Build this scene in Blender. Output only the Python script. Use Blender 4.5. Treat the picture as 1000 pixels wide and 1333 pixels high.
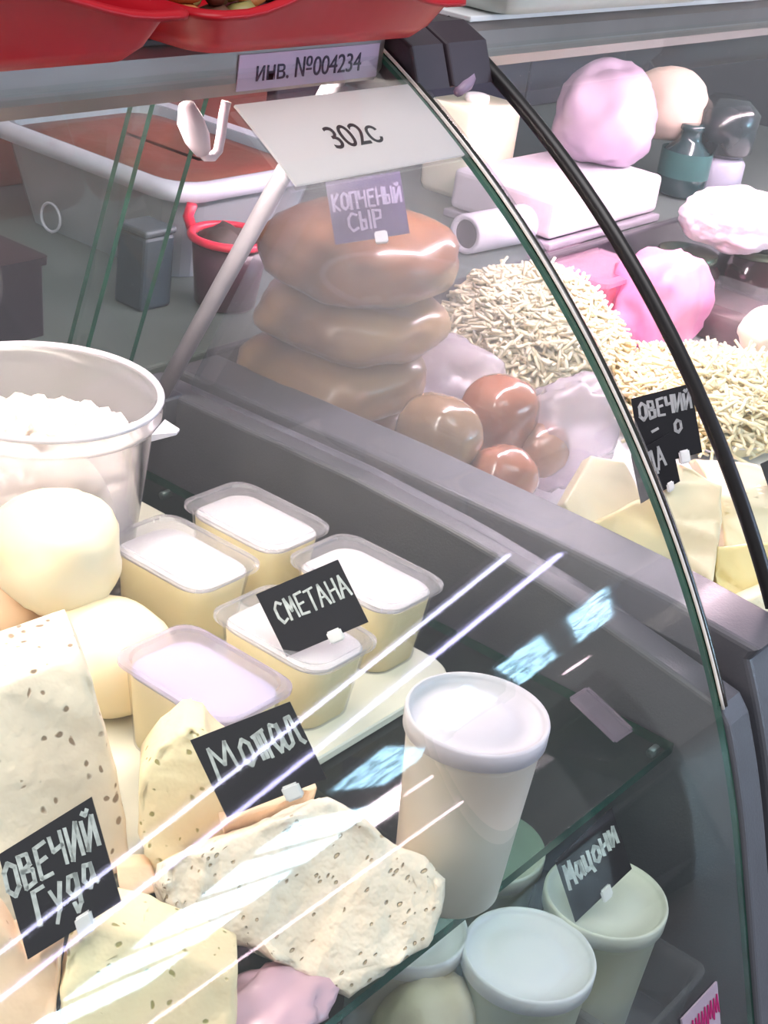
import bpy, bmesh, math, random
import numpy as np
from mathutils import Vector, Matrix, noise

for o in list(bpy.data.objects): bpy.data.objects.remove(o)
scene = bpy.context.scene
COL = scene.collection
random.seed(7)

# ------------------------------------------------------------------ camera
# world: x runs along the counter, y towards the seller, z up; glass shelf top is z = 0
F = 2000.0
AX = np.array([[0.62228707, -0.27710077, 0.73210243],
               [-0.77182751, -0.37316608, 0.51481002],
               [0.13054109, -0.88541622, -0.44609096]])
CAMZ = 0.66
cam_data = bpy.data.cameras.new('camera')
cam = bpy.data.objects.new('camera', cam_data); COL.objects.link(cam)
right = Vector(AX[:, 0]); up = -Vector(AX[:, 1]); back = -Vector(AX[:, 2])
m = Matrix((right, up, back)).transposed().to_4x4(); m.translation = (0, 0, CAMZ)
cam.matrix_world = m
cam_data.sensor_fit = 'VERTICAL'; cam_data.sensor_height = 36.0
cam_data.lens = F / 1333.0 * 36.0
cam_data.clip_start = 0.02; cam_data.clip_end = 60
scene.camera = cam

# ------------------------------------------------------------------ world, exposure, hall lamps
W = bpy.data.worlds.new('hall'); scene.world = W; W.use_nodes = True
bg = W.node_tree.nodes['Background']
bg.inputs['Color'].default_value = (0.88, 0.89, 0.93, 1); bg.inputs['Strength'].default_value = 0.36
vs = scene.view_settings
vs.view_transform = 'Standard'; vs.look = 'None'; vs.gamma = 1.0; vs.use_curve_mapping = False
vs.exposure = 0.42

def area(name, loc, target, sx, sy, energy, color):
    l = bpy.data.lights.new(name, 'AREA'); l.shape = 'RECTANGLE'; l.size = sx; l.size_y = sy
    l.energy = energy; l.color = color
    o = bpy.data.objects.new(name, l); COL.objects.link(o); o.location = loc
    o.rotation_euler = (Vector(target) - Vector(loc)).to_track_quat('-Z', 'Y').to_euler()
    return o
area('hall_light', (0.3, -0.4, 2.6), (0.8, 0.6, 0), 2.4, 1.2, 44, (1.0, 0.95, 0.97))

# ------------------------------------------------------------------ helpers
def ray(px, py):
    return Vector((AX @ np.array([px - 500.0, py - 666.5, F])).tolist())
CP = Vector((0, 0, CAMZ))
def at(px, py, z):
    d = ray(px, py); return CP + d * ((z - CAMZ) / d.z)
def atx(px, py, x):
    d = ray(px, py); return CP + d * (x / d.x)
def aty(px, py, y):
    d = ray(px, py); return CP + d * (y / d.y)
def atd(px, py, dep):                      # at a distance along the view axis
    return CP + ray(px, py) * (dep / F)
def depth(p):
    return (Vector(p) - CP).dot(-back)

def link(o, parent=None):
    COL.objects.link(o)
    if parent is not None:
        o.parent = parent
        o.matrix_parent_inverse = parent.matrix_basis.inverted()
    return o
def obj(name, bm, mat, parent=None, smooth=False, recalc=True):
    if recalc: bmesh.ops.recalc_face_normals(bm, faces=bm.faces[:])
    me = bpy.data.meshes.new(name); bm.to_mesh(me); bm.free()
    for mm in (mat if isinstance(mat, (list, tuple)) else [mat]): me.materials.append(mm)
    if smooth:
        for p in me.polygons: p.use_smooth = True
    o = bpy.data.objects.new(name, me)
    return link(o, parent)
def tag(o, label, cat, group=None):
    o['label'] = label; o['category'] = cat
    if group: o['group'] = group
    return o
def thing(name, label, cat, loc=(0, 0, 0), group=None):
    o = bpy.data.objects.new(name, None); COL.objects.link(o); o.location = loc
    o.empty_display_size = 0.02
    bpy.context.view_layer.update()
    return tag(o, label, cat, group)
def structure(o):
    o['kind'] = 'structure'; return o

def box(bm, lo, hi, bevel=0, seg=2):
    b = bmesh.new()
    bmesh.ops.create_cube(b, size=1)
    lo = Vector(lo); hi = Vector(hi)
    for v in b.verts:
        v.co = Vector((lo[i] + (v.co[i] + .5) * (hi[i] - lo[i]) for i in range(3)))
    if bevel: bmesh.ops.bevel(b, geom=b.edges[:], offset=bevel, segments=seg, profile=.5, affect='EDGES')
    merge(bm, b)
def merge(bm, b, M=None):
    if M is not None: b.transform(M)
    me = bpy.data.meshes.new('tmp'); b.to_mesh(me); b.free()
    bm.from_mesh(me); bpy.data.meshes.remove(me)
def tube(bm, pts, r, n=10, closed=False, cap=True):
    pts = [Vector(p) for p in pts]; rs = r if isinstance(r, (list, tuple)) else [r] * len(pts)
    rings = []; nrm = None; N = len(pts)
    for i, p in enumerate(pts):
        a = pts[i - 1] if (i or closed) else p; b = pts[(i + 1) % N] if (i < N - 1 or closed) else p
        t = (b - a).normalized()
        if nrm is None: nrm = t.orthogonal().normalized()
        nrm = (nrm - t * nrm.dot(t)).normalized(); bi = t.cross(nrm)
        rings.append([bm.verts.new(p + rs[i] * (math.cos(q) * nrm + math.sin(q) * bi))
                      for q in (2 * math.pi * k / n for k in range(n))])
    for i in range(N if closed else N - 1):
        A = rings[i]; B = rings[(i + 1) % N]
        for k in range(n): bm.faces.new((A[k], A[(k + 1) % n], B[(k + 1) % n], B[k]))
    if cap and not closed:
        bm.faces.new(rings[0][::-1]); bm.faces.new(rings[-1])
def lathe(bm, prof, c, n=40, fn=None, capb=True, capt=False):
    c = Vector(c); rings = []
    for r, z in prof:
        ring = []
        for k in range(n):
            a = 2 * math.pi * k / n
            p = Vector((r * math.cos(a), r * math.sin(a), z))
            if fn: p = fn(p)
            ring.append(bm.verts.new(c + p))
        rings.append(ring)
    for A, B in zip(rings, rings[1:]):
        for k in range(n): bm.faces.new((A[k], A[(k + 1) % n], B[(k + 1) % n], B[k]))
    if capb: bm.faces.new(rings[0][::-1])
    if capt: bm.faces.new(rings[-1])
def rrect(hx, hy, r, n=5):
    out = []
    for cx, cy, a0 in ((hx - r, hy - r, 0), (-hx + r, hy - r, 90), (-hx + r, -hy + r, 180), (hx - r, -hy + r, 270)):
        for k in range(n + 1):
            a = math.radians(a0 + 90 * k / n); out.append((cx + r * math.cos(a), cy + r * math.sin(a)))
    return out
def loft(bm, rings, capb=True, capt=True):
    R = [[bm.verts.new(p) for p in ring] for ring in rings]
    n = len(R[0])
    for A, B in zip(R, R[1:]):
        for k in range(n): bm.faces.new((A[k], A[(k + 1) % n], B[(k + 1) % n], B[k]))
    if capb: bm.faces.new(R[0][::-1])
    if capt: bm.faces.new(R[-1])
def blob(bm, c, rad, amp=.06, freq=1.5, sub=4, power=2.0, seed=0, rot=None, floor=None):
    b = bmesh.new(); bmesh.ops.create_icosphere(b, subdivisions=sub, radius=1)
    off = Vector((seed * 3.1, seed * 1.7, seed * 5.3))
    for v in b.verts:
        p = v.co.normalized()
        s = (abs(p.x) ** power + abs(p.y) ** power + abs(p.z) ** power) ** (-1 / power)
        k = s * (1 + amp * noise.noise(p * freq + off) + amp * .4 * noise.noise(p * freq * 3 + off))
        q = Vector((p.x * rad[0], p.y * rad[1], p.z * rad[2])) * k
        if rot is not None: q = rot @ q
        v.co = Vector(c) + q
        if floor is not None and v.co.z < floor: v.co.z = floor + (v.co.z - floor) * .02
    merge(bm, b)
def slab(bm, pts, ext, bevel=.004, jit=.0015, sub=3, seed=0, dis=0.0, floor=.0012):
    """closed polygon of world points pushed back along ext, its edges rounded and roughened"""
    b = bmesh.new(); ext = Vector(ext)
    P = [Vector(p) for p in pts]; Q = []
    for i, p in enumerate(P):
        q = P[(i + 1) % len(P)]
        for k in range(sub):
            w = p.lerp(q, k / sub)
            Q.append(w + Vector((noise.noise(w * 60 + Vector((seed, 0, 0))), noise.noise(w * 60 + Vector((0, seed, 9))),
                                 noise.noise(w * 60 + Vector((5, 0, seed))))) * jit * 2)
    A = [b.verts.new(q) for q in Q]; Bv = [b.verts.new(q + ext) for q in Q]
    n = len(A)
    fa = b.faces.new(A); fb = b.faces.new(Bv[::-1])
    for k in range(n): b.faces.new((A[k], A[(k + 1) % n], Bv[(k + 1) % n], Bv[k])[::-1])
    bmesh.ops.recalc_face_normals(b, faces=b.faces[:])
    es = list(fa.edges) + list(fb.edges)
    bmesh.ops.bevel(b, geom=es, offset=bevel, segments=3, profile=.6, affect='EDGES', clamp_overlap=True)
    if dis:
        bmesh.ops.triangulate(b, faces=b.faces[:])
        for _ in range(4):
            lo = [e for e in b.edges if e.calc_length() > .008]
            if not lo: break
            bmesh.ops.subdivide_edges(b, edges=lo, cuts=1)
            bmesh.ops.triangulate(b, faces=b.faces[:])
        b.normal_update()
        for v in b.verts:
            v.co += v.normal * dis * (noise.noise(v.co * 45 + Vector((seed, seed, 0))) + .6 * noise.noise(v.co * 120))
    for v in b.verts:
        if v.co.z < floor: v.co.z = floor + (v.co.z - floor) * .001
    merge(bm, b)

# ------------------------------------------------------------------ materials
def s2l(c):
    return tuple(((x / 255) / 12.92 if x / 255 <= .04045 else ((x / 255 + .055) / 1.055) ** 2.4) for x in c) + (1,)
MATS = {}
def nd(nt, t, **kw):
    n = nt.nodes.new(t)
    for k, v in kw.items(): setattr(n, k, v)
    return n
def mat(name, rgb, rough=.5, metal=0, var=.06, scale=18, bump=0, bscale=90, sss=0, sssr=.01, trans=0, coat=0, rgb2=None, emit=0, spec=None):
    if name in MATS: return MATS[name]
    M = bpy.data.materials.new(name); M.use_nodes = True; nt = M.node_tree
    p = nt.nodes['Principled BSDF']; c = s2l(rgb)
    tc = nd(nt, 'ShaderNodeTexCoord'); nz = nd(nt, 'ShaderNodeTexNoise'); nz.inputs['Scale'].default_value = scale
    nz.inputs['Detail'].default_value = 4
    nt.links.new(tc.outputs['Object'], nz.inputs['Vector'])
    rp = nd(nt, 'ShaderNodeValToRGB')
    c2 = s2l(rgb2) if rgb2 else tuple(x * (1 - var * 2) for x in c[:3]) + (1,)
    rp.color_ramp.elements[0].color = c2; rp.color_ramp.elements[1].color = c if rgb2 else tuple(min(1, x * (1 + var)) for x in c[:3]) + (1,)
    rp.color_ramp.elements[0].position = .35; rp.color_ramp.elements[1].position = .65
    nt.links.new(nz.outputs['Fac'], rp.inputs['Fac']); nt.links.new(rp.outputs['Color'], p.inputs['Base Color'])
    p.inputs['Roughness'].default_value = rough; p.inputs['Metallic'].default_value = metal
    if sss:
        p.inputs['Subsurface Weight'].default_value = sss; p.inputs['Subsurface Radius'].default_value = (1, .8, .6)
        p.inputs['Subsurface Scale'].default_value = sssr
    if trans: p.inputs['Transmission Weight'].default_value = trans
    if coat: p.inputs['Coat Weight'].default_value = coat; p.inputs['Coat Roughness'].default_value = .12
    if spec is not None: p.inputs['Specular IOR Level'].default_value = spec
    if bump:
        n2 = nd(nt, 'ShaderNodeTexNoise'); n2.inputs['Scale'].default_value = bscale; n2.inputs['Detail'].default_value = 3
        nt.links.new(tc.outputs['Object'], n2.inputs['Vector'])
        b = nd(nt, 'ShaderNodeBump'); b.inputs['Strength'].default_value = bump; b.inputs['Distance'].default_value = .004
        nt.links.new(n2.outputs['Fac'], b.inputs['Height']); nt.links.new(b.outputs['Normal'], p.inputs['Normal'])
    if emit:
        p.inputs['Emission Color'].default_value = c; p.inputs['Emission Strength'].default_value = emit
    MATS[name] = M
    return M
def cheese_mat(name, rgb, rgb2, hole, hscale=55, hsize=.16, bump=.5, stretch=(1, 1, 1), amount=.5):
    """cheese paste with small irregular holes"""
    M = mat(name, rgb, rough=.55, rgb2=rgb2, scale=14, sss=.12, sssr=.006)
    nt = M.node_tree; p = nt.nodes['Principled BSDF']
    base = p.inputs['Base Color'].links[0].from_socket
    tc = nd(nt, 'ShaderNodeTexCoord'); mp = nd(nt, 'ShaderNodeMapping'); mp.inputs['Scale'].default_value = stretch
    wn = nd(nt, 'ShaderNodeTexNoise'); wn.inputs['Scale'].default_value = 60
    nt.links.new(tc.outputs['Object'], mp.inputs['Vector']); nt.links.new(tc.outputs['Object'], wn.inputs['Vector'])
    add = nd(nt, 'ShaderNodeMix', data_type='VECTOR'); add.inputs[0].default_value = .012
    nt.links.new(mp.outputs['Vector'], add.inputs[4]); nt.links.new(wn.outputs['Color'], add.inputs[5])
    vo = nd(nt, 'ShaderNodeTexVoronoi'); vo.inputs['Scale'].default_value = hscale; vo.inputs['Randomness'].default_value = 1
    nt.links.new(add.outputs[1], vo.inputs['Vector'])
    r = nd(nt, 'ShaderNodeMapRange'); r.inputs[1].default_value = hsize * .6; r.inputs[2].default_value = hsize; r.inputs[3].default_value = 1; r.inputs[4].default_value = 0
    nt.links.new(vo.outputs['Distance'], r.inputs[0])
    # keep only part of the cells
    sp = nd(nt, 'ShaderNodeSeparateColor'); nt.links.new(vo.outputs['Color'], sp.inputs['Color'])
    gt = nd(nt, 'ShaderNodeMath', operation='LESS_THAN'); gt.inputs[1].default_value = amount
    nt.links.new(sp.outputs[0], gt.inputs[0])
    mu = nd(nt, 'ShaderNodeMath', operation='MULTIPLY'); nt.links.new(r.outputs[0], mu.inputs[0]); nt.links.new(gt.outputs[0], mu.inputs[1])
    mx = nd(nt, 'ShaderNodeMix', data_type='RGBA'); nt.links.new(mu.outputs[0], mx.inputs[0]); nt.links.new(base, mx.inputs[6]); mx.inputs[7].default_value = s2l(hole)
    nt.links.new(mx.outputs[2], p.inputs['Base Color'])
    n2 = nd(nt, 'ShaderNodeTexNoise'); n2.inputs['Scale'].default_value = 110; nt.links.new(tc.outputs['Object'], n2.inputs['Vector'])
    sub = nd(nt, 'ShaderNodeMath', operation='SUBTRACT'); nt.links.new(n2.outputs['Fac'], sub.inputs[0]); nt.links.new(mu.outputs[0], sub.inputs[1])
    b = nd(nt, 'ShaderNodeBump'); b.inputs['Strength'].default_value = bump; b.inputs['Distance'].default_value = .003
    nt.links.new(sub.outputs[0], b.inputs['Height']); nt.links.new(b.outputs['Normal'], p.inputs['Normal'])
    return M
def clear_mat(name, rgb, haze=.1, rough=.03, ior=1.45, hazecol=None, gain=1.0):
    """thin clear sheet: passes light straight through, mirrors by the Fresnel term on its outer side, slight milky haze"""
    if name in MATS: return MATS[name]
    M = bpy.data.materials.new(name); M.use_nodes = True; nt = M.node_tree
    for n in list(nt.nodes):
        if n.type != 'OUTPUT_MATERIAL': nt.nodes.remove(n)
    out = nt.nodes['Material Output']
    tr = nd(nt, 'ShaderNodeBsdfTransparent'); tr.inputs['Color'].default_value = s2l(rgb)
    df = nd(nt, 'ShaderNodeBsdfDiffuse'); df.inputs['Color'].default_value = s2l(hazecol or (235, 235, 240))
    tl = nd(nt, 'ShaderNodeBsdfTranslucent'); tl.inputs['Color'].default_value = s2l(hazecol or (235, 235, 240))
    hz = nd(nt, 'ShaderNodeMixShader'); hz.inputs[0].default_value = .5
    nt.links.new(df.outputs[0], hz.inputs[1]); nt.links.new(tl.outputs[0], hz.inputs[2])
    m1 = nd(nt, 'ShaderNodeMixShader'); m1.inputs[0].default_value = haze
    nt.links.new(tr.outputs[0], m1.inputs[1]); nt.links.new(hz.outputs[0], m1.inputs[2])
    gl = nd(nt, 'ShaderNodeBsdfGlossy'); gl.inputs['Roughness'].default_value = rough
    fr = nd(nt, 'ShaderNodeFresnel'); fr.inputs['IOR'].default_value = ior
    ge = nd(nt, 'ShaderNodeNewGeometry')
    inv = nd(nt, 'ShaderNodeMath', operation='SUBTRACT'); inv.inputs[0].default_value = gain
    sc = nd(nt, 'ShaderNodeMath', operation='MULTIPLY'); sc.inputs[1].default_value = gain
    nt.links.new(ge.outputs['Backfacing'], sc.inputs[0]); nt.links.new(sc.outputs[0], inv.inputs[1])
    mu = nd(nt, 'ShaderNodeMath', operation='MULTIPLY', use_clamp=True)
    nt.links.new(fr.outputs[0], mu.inputs[0]); nt.links.new(inv.outputs[0], mu.inputs[1])
    m2 = nd(nt, 'ShaderNodeMixShader')
    nt.links.new(mu.outputs[0], m2.inputs[0]); nt.links.new(m1.outputs[0], m2.inputs[1]); nt.links.new(gl.outputs[0], m2.inputs[2])
    nt.links.new(m2.outputs[0], out.inputs['Surface'])
    MATS[name] = M
    return M
def emit_mat(name, rgb, strength, speckle=None):
    M = bpy.data.materials.new(name); M.use_nodes = True; nt = M.node_tree
    for n in list(nt.nodes):
        if n.type != 'OUTPUT_MATERIAL': nt.nodes.remove(n)
    e = nd(nt, 'ShaderNodeEmission'); e.inputs['Strength'].default_value = strength; e.inputs['Color'].default_value = s2l(rgb)
    if speckle:      # prismatic cover: small facets of unequal brightness
        tc = nd(nt, 'ShaderNodeTexCoord'); vo = nd(nt, 'ShaderNodeTexVoronoi'); vo.inputs['Scale'].default_value = speckle
        nt.links.new(tc.outputs['Object'], vo.inputs['Vector'])
        sp = nd(nt, 'ShaderNodeSeparateColor'); nt.links.new(vo.outputs['Color'], sp.inputs['Color'])
        r = nd(nt, 'ShaderNodeMapRange'); r.inputs[3].default_value = strength * .08; r.inputs[4].default_value = strength * 1.8
        nt.links.new(sp.outputs[0], r.inputs[0]); nt.links.new(r.outputs[0], e.inputs['Strength'])
    nt.links.new(e.outputs[0], nt.nodes['Material Output'].inputs['Surface'])
    return M

GLASS = clear_mat('case_glass', (246, 250, 249), haze=.012, gain=1.25)
SHELFG = clear_mat('shelf_glass', (205, 222, 218), haze=.02)
CLEAR = clear_mat('clear_plastic', (250, 250, 250), haze=.10, rough=.12)
LIDC = clear_mat('lid_plastic', (250, 250, 252), haze=.26, hazecol=(250, 246, 252), rough=.2)
MILKY = clear_mat('milky_plastic', (248, 247, 250), haze=.30, rough=.2, hazecol=(252, 248, 250))
FILM = clear_mat('clear_film', (250, 248, 250), haze=.10, rough=.16, gain=1.6)
EDGE = mat('glass_edge_green', (40, 88, 76), rough=.15, var=.15, scale=40)
GREY = mat('grey_abs_plastic', (84, 86, 93), rough=.42, var=.04, bump=.08, bscale=400)
DGREY = mat('dark_grey_steel', (66, 64, 71), rough=.35, metal=.1, var=.06)
GROOVE = mat('dark_rubber', (48, 48, 54), rough=.6)
BLACK = mat('black_seal', (22, 20, 22), rough=.35)
ALU = mat('brushed_aluminium', (158, 150, 148), rough=.38, metal=.75, var=.08, scale=6)
STEEL = mat('satin_steel', (176, 172, 182), rough=.35, metal=.55)
WHITE = mat('white_plastic', (240, 240, 242), rough=.4, var=.02)
CREAMW = mat('white_cream', (222, 217, 217), rough=.45, var=.02, sss=.2)
YCREAM = mat('pale_cream', (236, 218, 168), rough=.5, var=.03, sss=.2)
PAPER = mat('white_paper', (244, 244, 242), rough=.7, var=.01)
INK = mat('black_ink', (18, 16, 20), rough=.6)
SIGNP = bpy.data.materials.new('sign_paper'); SIGNP.use_nodes = True
_nt = SIGNP.node_tree; _o = _nt.nodes['Material Output']; _p = _nt.nodes['Principled BSDF']; _p.inputs['Base Color'].default_value = s2l((246, 244, 246)); _p.inputs['Roughness'].default_value = .7
_t = nd(_nt, 'ShaderNodeBsdfTranslucent'); _t.inputs['Color'].default_value = s2l((255, 255, 255)); _m = nd(_nt, 'ShaderNodeMixShader'); _m.inputs[0].default_value = .6
_nt.links.new(_p.outputs[0], _m.inputs[1]); _nt.links.new(_t.outputs[0], _m.inputs[2]); _nt.links.new(_m.outputs[0], _o.inputs['Surface'])
CHALK = mat('chalk_white', (205, 212, 212), rough=.8, var=.12, scale=200)
PLATE = mat('black_tag_plastic', (20, 18, 26), rough=.3, var=.1)

# ------------------------------------------------------------------ the counter: section of the curved front glass
PC = [7.859, -3.543, 0.802, 0.786, 0.435, 0.322]
def gy(z):
    if z < -.06: return gy(-.06) + (z + .06) * .345
    y = 0
    for c in PC: y = y * z + c
    return y
def gpt(x, z, off=0.0):                    # point on the outer glass surface, pushed out by off
    s = (gy(z + .002) - gy(z - .002)) / .004
    n = Vector((0, -1, s)).normalized()
    return Vector((x, gy(z), z)) + n * off
X1 = .963                                  # inner face of the near case's end panel
ZS = [-.25 + .71 * k / 56 for k in range(57)]
def pane(name, x0, x1, parent, m=None, thick=.006):
    bm = bmesh.new(); o0 = [gpt(x0, z) for z in ZS]; o1 = [gpt(x1, z) for z in ZS]
    i0 = [gpt(x0, z, -thick) for z in ZS]; i1 = [gpt(x1, z, -thick) for z in ZS]
    V = [[bm.verts.new(p) for p in r] for r in (o0, o1, i0, i1)]
    for k in range(len(ZS) - 1):
        bm.faces.new((V[0][k], V[1][k], V[1][k + 1], V[0][k + 1])).smooth = True
        bm.faces.new((V[2][k], V[2][k + 1], V[3][k + 1], V[3][k])).smooth = True
    def sep(a, b):
        f = []
        for k in range(len(ZS) - 1):
            q = [bm.verts.new(p) for p in (a[k], a[k + 1], b[k + 1], b[k])]
            fc = bm.faces.new(q); fc.material_index = 1
    sep(o0, i0); sep(i1, o1)
    for k in (0, -1):
        q = [bm.verts.new(p) for p in (o0[k], o1[k], i1[k], i0[k])]; bm.faces.new(q).material_index = 1
    bmesh.ops.remove_doubles(bm, verts=bm.verts[:], dist=1e-7)
    # keep the outer and inner sheets smooth by themselves: split the border edges
    bmesh.ops.split_edges(bm, edges=[e for e in bm.edges if len({f.material_index for f in e.link_faces}) > 1])
    me = bpy.data.meshes.new(name); 
    bm.normal_update()
    for f in bm.faces:                      # outward normals
        if f.material_index == 0:
            mid = f.calc_center_median(); front = abs(mid.y - gy(mid.z)) < .0028
            want = Vector((0, -1, .5)) if front else Vector((0, 1, -.5))
            if f.normal.dot(want) < 0: f.normal_flip()
    bm.to_mesh(me); bm.free(); me.materials.append(m or GLASS); me.materials.append(EDGE)
    o = bpy.data.objects.new(name, me); return link(o, parent)
def prof_panel(bm, pts, x0, x1, bevel=.004):
    b = bmesh.new()
    A = [b.verts.new((x0, y, z)) for y, z in pts]; B = [b.verts.new((x1, y, z)) for y, z in pts]
    n = len(pts); fa = b.faces.new(A); fb = b.faces.new(B[::-1])
    for k in range(n): b.faces.new((A[k], A[(k + 1) % n], B[(k + 1) % n], B[k]))
    bmesh.ops.recalc_face_normals(b, faces=b.faces[:])
    if bevel: bmesh.ops.bevel(b, geom=list(fa.edges) + list(fb.edges), offset=bevel, segments=3, profile=.5, affect='EDGES')
    merge(bm, b)

def hfun(tab):
    def h(y):
        for (a, za), (b, zb) in zip(tab, tab[1:]):
            if y <= b: return za + (zb - za) * max(0, (y - a)) / (b - a)
        return tab[-1][1]
    return h
h1 = hfun([(.28, .030), (.348, .048), (.435, .065), (.5, .076), (.6, .086), (.72, .091), (1.0, .087)])
h2 = hfun([(.28, .070), (.348, .078), (.435, .086), (.55, .090), (.72, .092), (1.0, .088)])
def panel_outline(h, push, zb=-.42, back_y=.985, drop=0):
    ys = [.985 - (.985 - .345) * k / 24 for k in range(25)]
    pts = [(y, h(y) - drop) for y in ys]
    zt = h(.345) - drop
    for z in [zt - .012 * k - .012 for k in range(int((zt - zb) / .012))]:
        pts.append((gy(z) - push if z > -.25 else gy(-.25) - push + (-.25 - z) * .3, z))
    pts.append((back_y, zb))
    return pts

GLASSES = []
def build_case(name, label, x0, x1, first):
    t = thing(name, label, 'display case', ((x0 + x1) / 2, .65, -1.02))
    deckz = -.238 if first else -.012
    bm = bmesh.new(); box(bm, (x0, .268 if first else .335, deckz - .02), (x1, .99, deckz), .003)
    obj('deck', bm, DGREY if first else WHITE, t)
    bm = bmesh.new(); box(bm, (x0, .99, deckz - .02), (x1, 1.004, .088), .003)
    obj('back_panel', bm, DGREY, t)
    bm = bmesh.new(); box(bm, (x0, .34, -1.02), (x1, .99, -.262), .01)
    if not first: box(bm, (x0, .345, -.2615), (x1, .99, deckz - .021), .004)
    obj('base_cabinet', bm, GREY, t)
    bm = bmesh.new(); prof_panel(bm, [(.250, -.252), (.236, -.262), (.250, -.38), (.34, -.40), (.34, -.262), (.268, -.256)], x0, x1, .002)
    obj('front_bumper', bm, GREY, t)
    # top profile under the trays
    bm = bmesh.new(); prof_panel(bm, [(.746, .424), (.740, .434), (.740, .456), (.746, .463), (.905, .463), (.905, .452), (.765, .448), (.765, .424)], x0, x1, .0015)
    obj('top_profile', bm, ALU, t)
    bm = bmesh.new(); box(bm, (x0, .742, .4632), (x1, 1.0, .468), .001)
    obj('top_shelf', bm, DGREY if first else WHITE, t)
    bm = bmesh.new(); box(bm, (x0 + .02, .768, .4185), (x1 - .02, .79, .4295), .002)
    obj('led_lamp', bm, emit_mat(name + '_led', (255, 234, 222) if first else (255, 224, 236), 58 if first else 95), t)
    fg = pane('front_glass', x0 + .001, x1 - .001, t)
    GLASSES.append(fg)
    # sliding glass doors on the seller's side
    def door(xa, xb, dy):
        bm = bmesh.new(); za, zb = .092, .452
        P = [Vector((x, 1.0 + dy - .27 * (z - .09), z)) for x, z in ((xa, za), (xb, za), (xb, zb), (xa, zb))]
        prof = bmesh.new()
        A = [prof.verts.new(p) for p in P]; B = [prof.verts.new(p + Vector((0, .005, .001))) for p in P]
        prof.faces.new(A); prof.faces.new(B[::-1])
        for k in range(4):
            f = prof.faces.new((A[k], A[(k + 1) % 4], B[(k + 1) % 4], B[k])); f.material_index = 1
        merge(bm, prof); obj('sliding_door', bm, [GLASS, EDGE], t)
    if first:
        door(x0, .892, -.012); door(.880, .968, 0.0)
    return t

caseA = build_case('display_case', 'curved glass dairy case in the foreground with glass shelf and grey end panel', -.35, X1, True)
caseB = build_case('display_case', 'farther curved glass case beyond the double grey ridge holding smoked and shredded cheese', 1.075, 2.7, False)

# end panels
bm = bmesh.new(); prof_panel(bm, panel_outline(h1, .004), X1, .998, .004); obj('end_panel', bm, GREY, caseA, smooth=False)
bm = bmesh.new(); prof_panel(bm, panel_outline(h1, -.008, drop=.035), .998, 1.012, 0); obj('joint_strip', bm, GROOVE, caseA)
bm = bmesh.new(); prof_panel(bm, panel_outline(h2, .004), 1.012, 1.075, .005); obj('end_panel', bm, GREY, caseB)
# seals and a painted edge highlight on the cut ends of the curved panes
def trim(bm, x, r, off, z0=.05, z1=.458):
    tube(bm, [gpt(x, z0 + (z1 - z0) * k / 40, off) for k in range(41)], r, 8)
bm = bmesh.new(); trim(bm, X1 + .0062, .0042, -.002, .046); obj('glass_edge_seal', bm, mat('brown_green_seal', (44, 36, 30), rough=.2, rgb2=(26, 34, 28), scale=9), GLASSES[0], True)
bm = bmesh.new(); trim(bm, X1 + .0002, .0013, .0018, .046); obj('glass_edge_highlight', bm, mat('edge_highlight', (226, 220, 214), rough=.3), GLASSES[0], True)  # thin pale tube paints the white highlight beside the dark seal
bm = bmesh.new(); trim(bm, 1.072, .0065, .001, .085); obj('glass_edge_seal', bm, BLACK, GLASSES[1], True)
# flat glass end pane of the near case
bm = bmesh.new()
pts = [(gy(z) + .008, z) for z in [.07 + .38 * k / 20 for k in range(21)]] + [(.78, .445), (.93, .10), (.93, h1(.93) + .003), (.7, h1(.7) + .003), (.5, h1(.5) + .003)]
prof_panel(bm, pts, .980, .985, 0); obj('end_glass', bm, clear_mat('end_glass', (238, 240, 242), haze=.07, gain=1.2), caseA)
# dark bracket joining the two top profiles, slanted support post
bm = bmesh.new(); prof_panel(bm, [(.705, .424), (.742, .412), (.80, .412), (.80, .462), (.742, .466), (.718, .455)], X1 + .004, 1.009, .003)
obj('corner_bracket', bm, mat('dark_maroon_plastic', (58, 48, 56), rough=.4), caseA)
bm = bmesh.new(); prof_panel(bm, [(.705, .424), (.742, .412), (.80, .412), (.80, .462), (.742, .466), (.718, .455)], 1.013, 1.068, .003)
obj('corner_bracket', bm, mat('dark_maroon_plastic', (58, 48, 56)), caseB)
bm = bmesh.new(); tube(bm, [(1.016, .703, .420), (1.035, .709, .424), (1.066, .722, .440)], [.004, .006, .004], 8); obj('bracket_lip', bm, mat('lilac_plastic', (150, 128, 152), rough=.35), caseB, True)
bm = bmesh.new(); tube(bm, [(.95, .947, .075), (.95, .771, .425)], .0078, 16); post = obj('support_post', bm, mat('grey_post', (186, 180, 192), rough=.4, metal=.2), caseA, True)
bm = bmesh.new(); box(bm, (.945, .93, .06), (.972, .965, .09), .003); obj('post_foot', bm, GREY, post)

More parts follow.
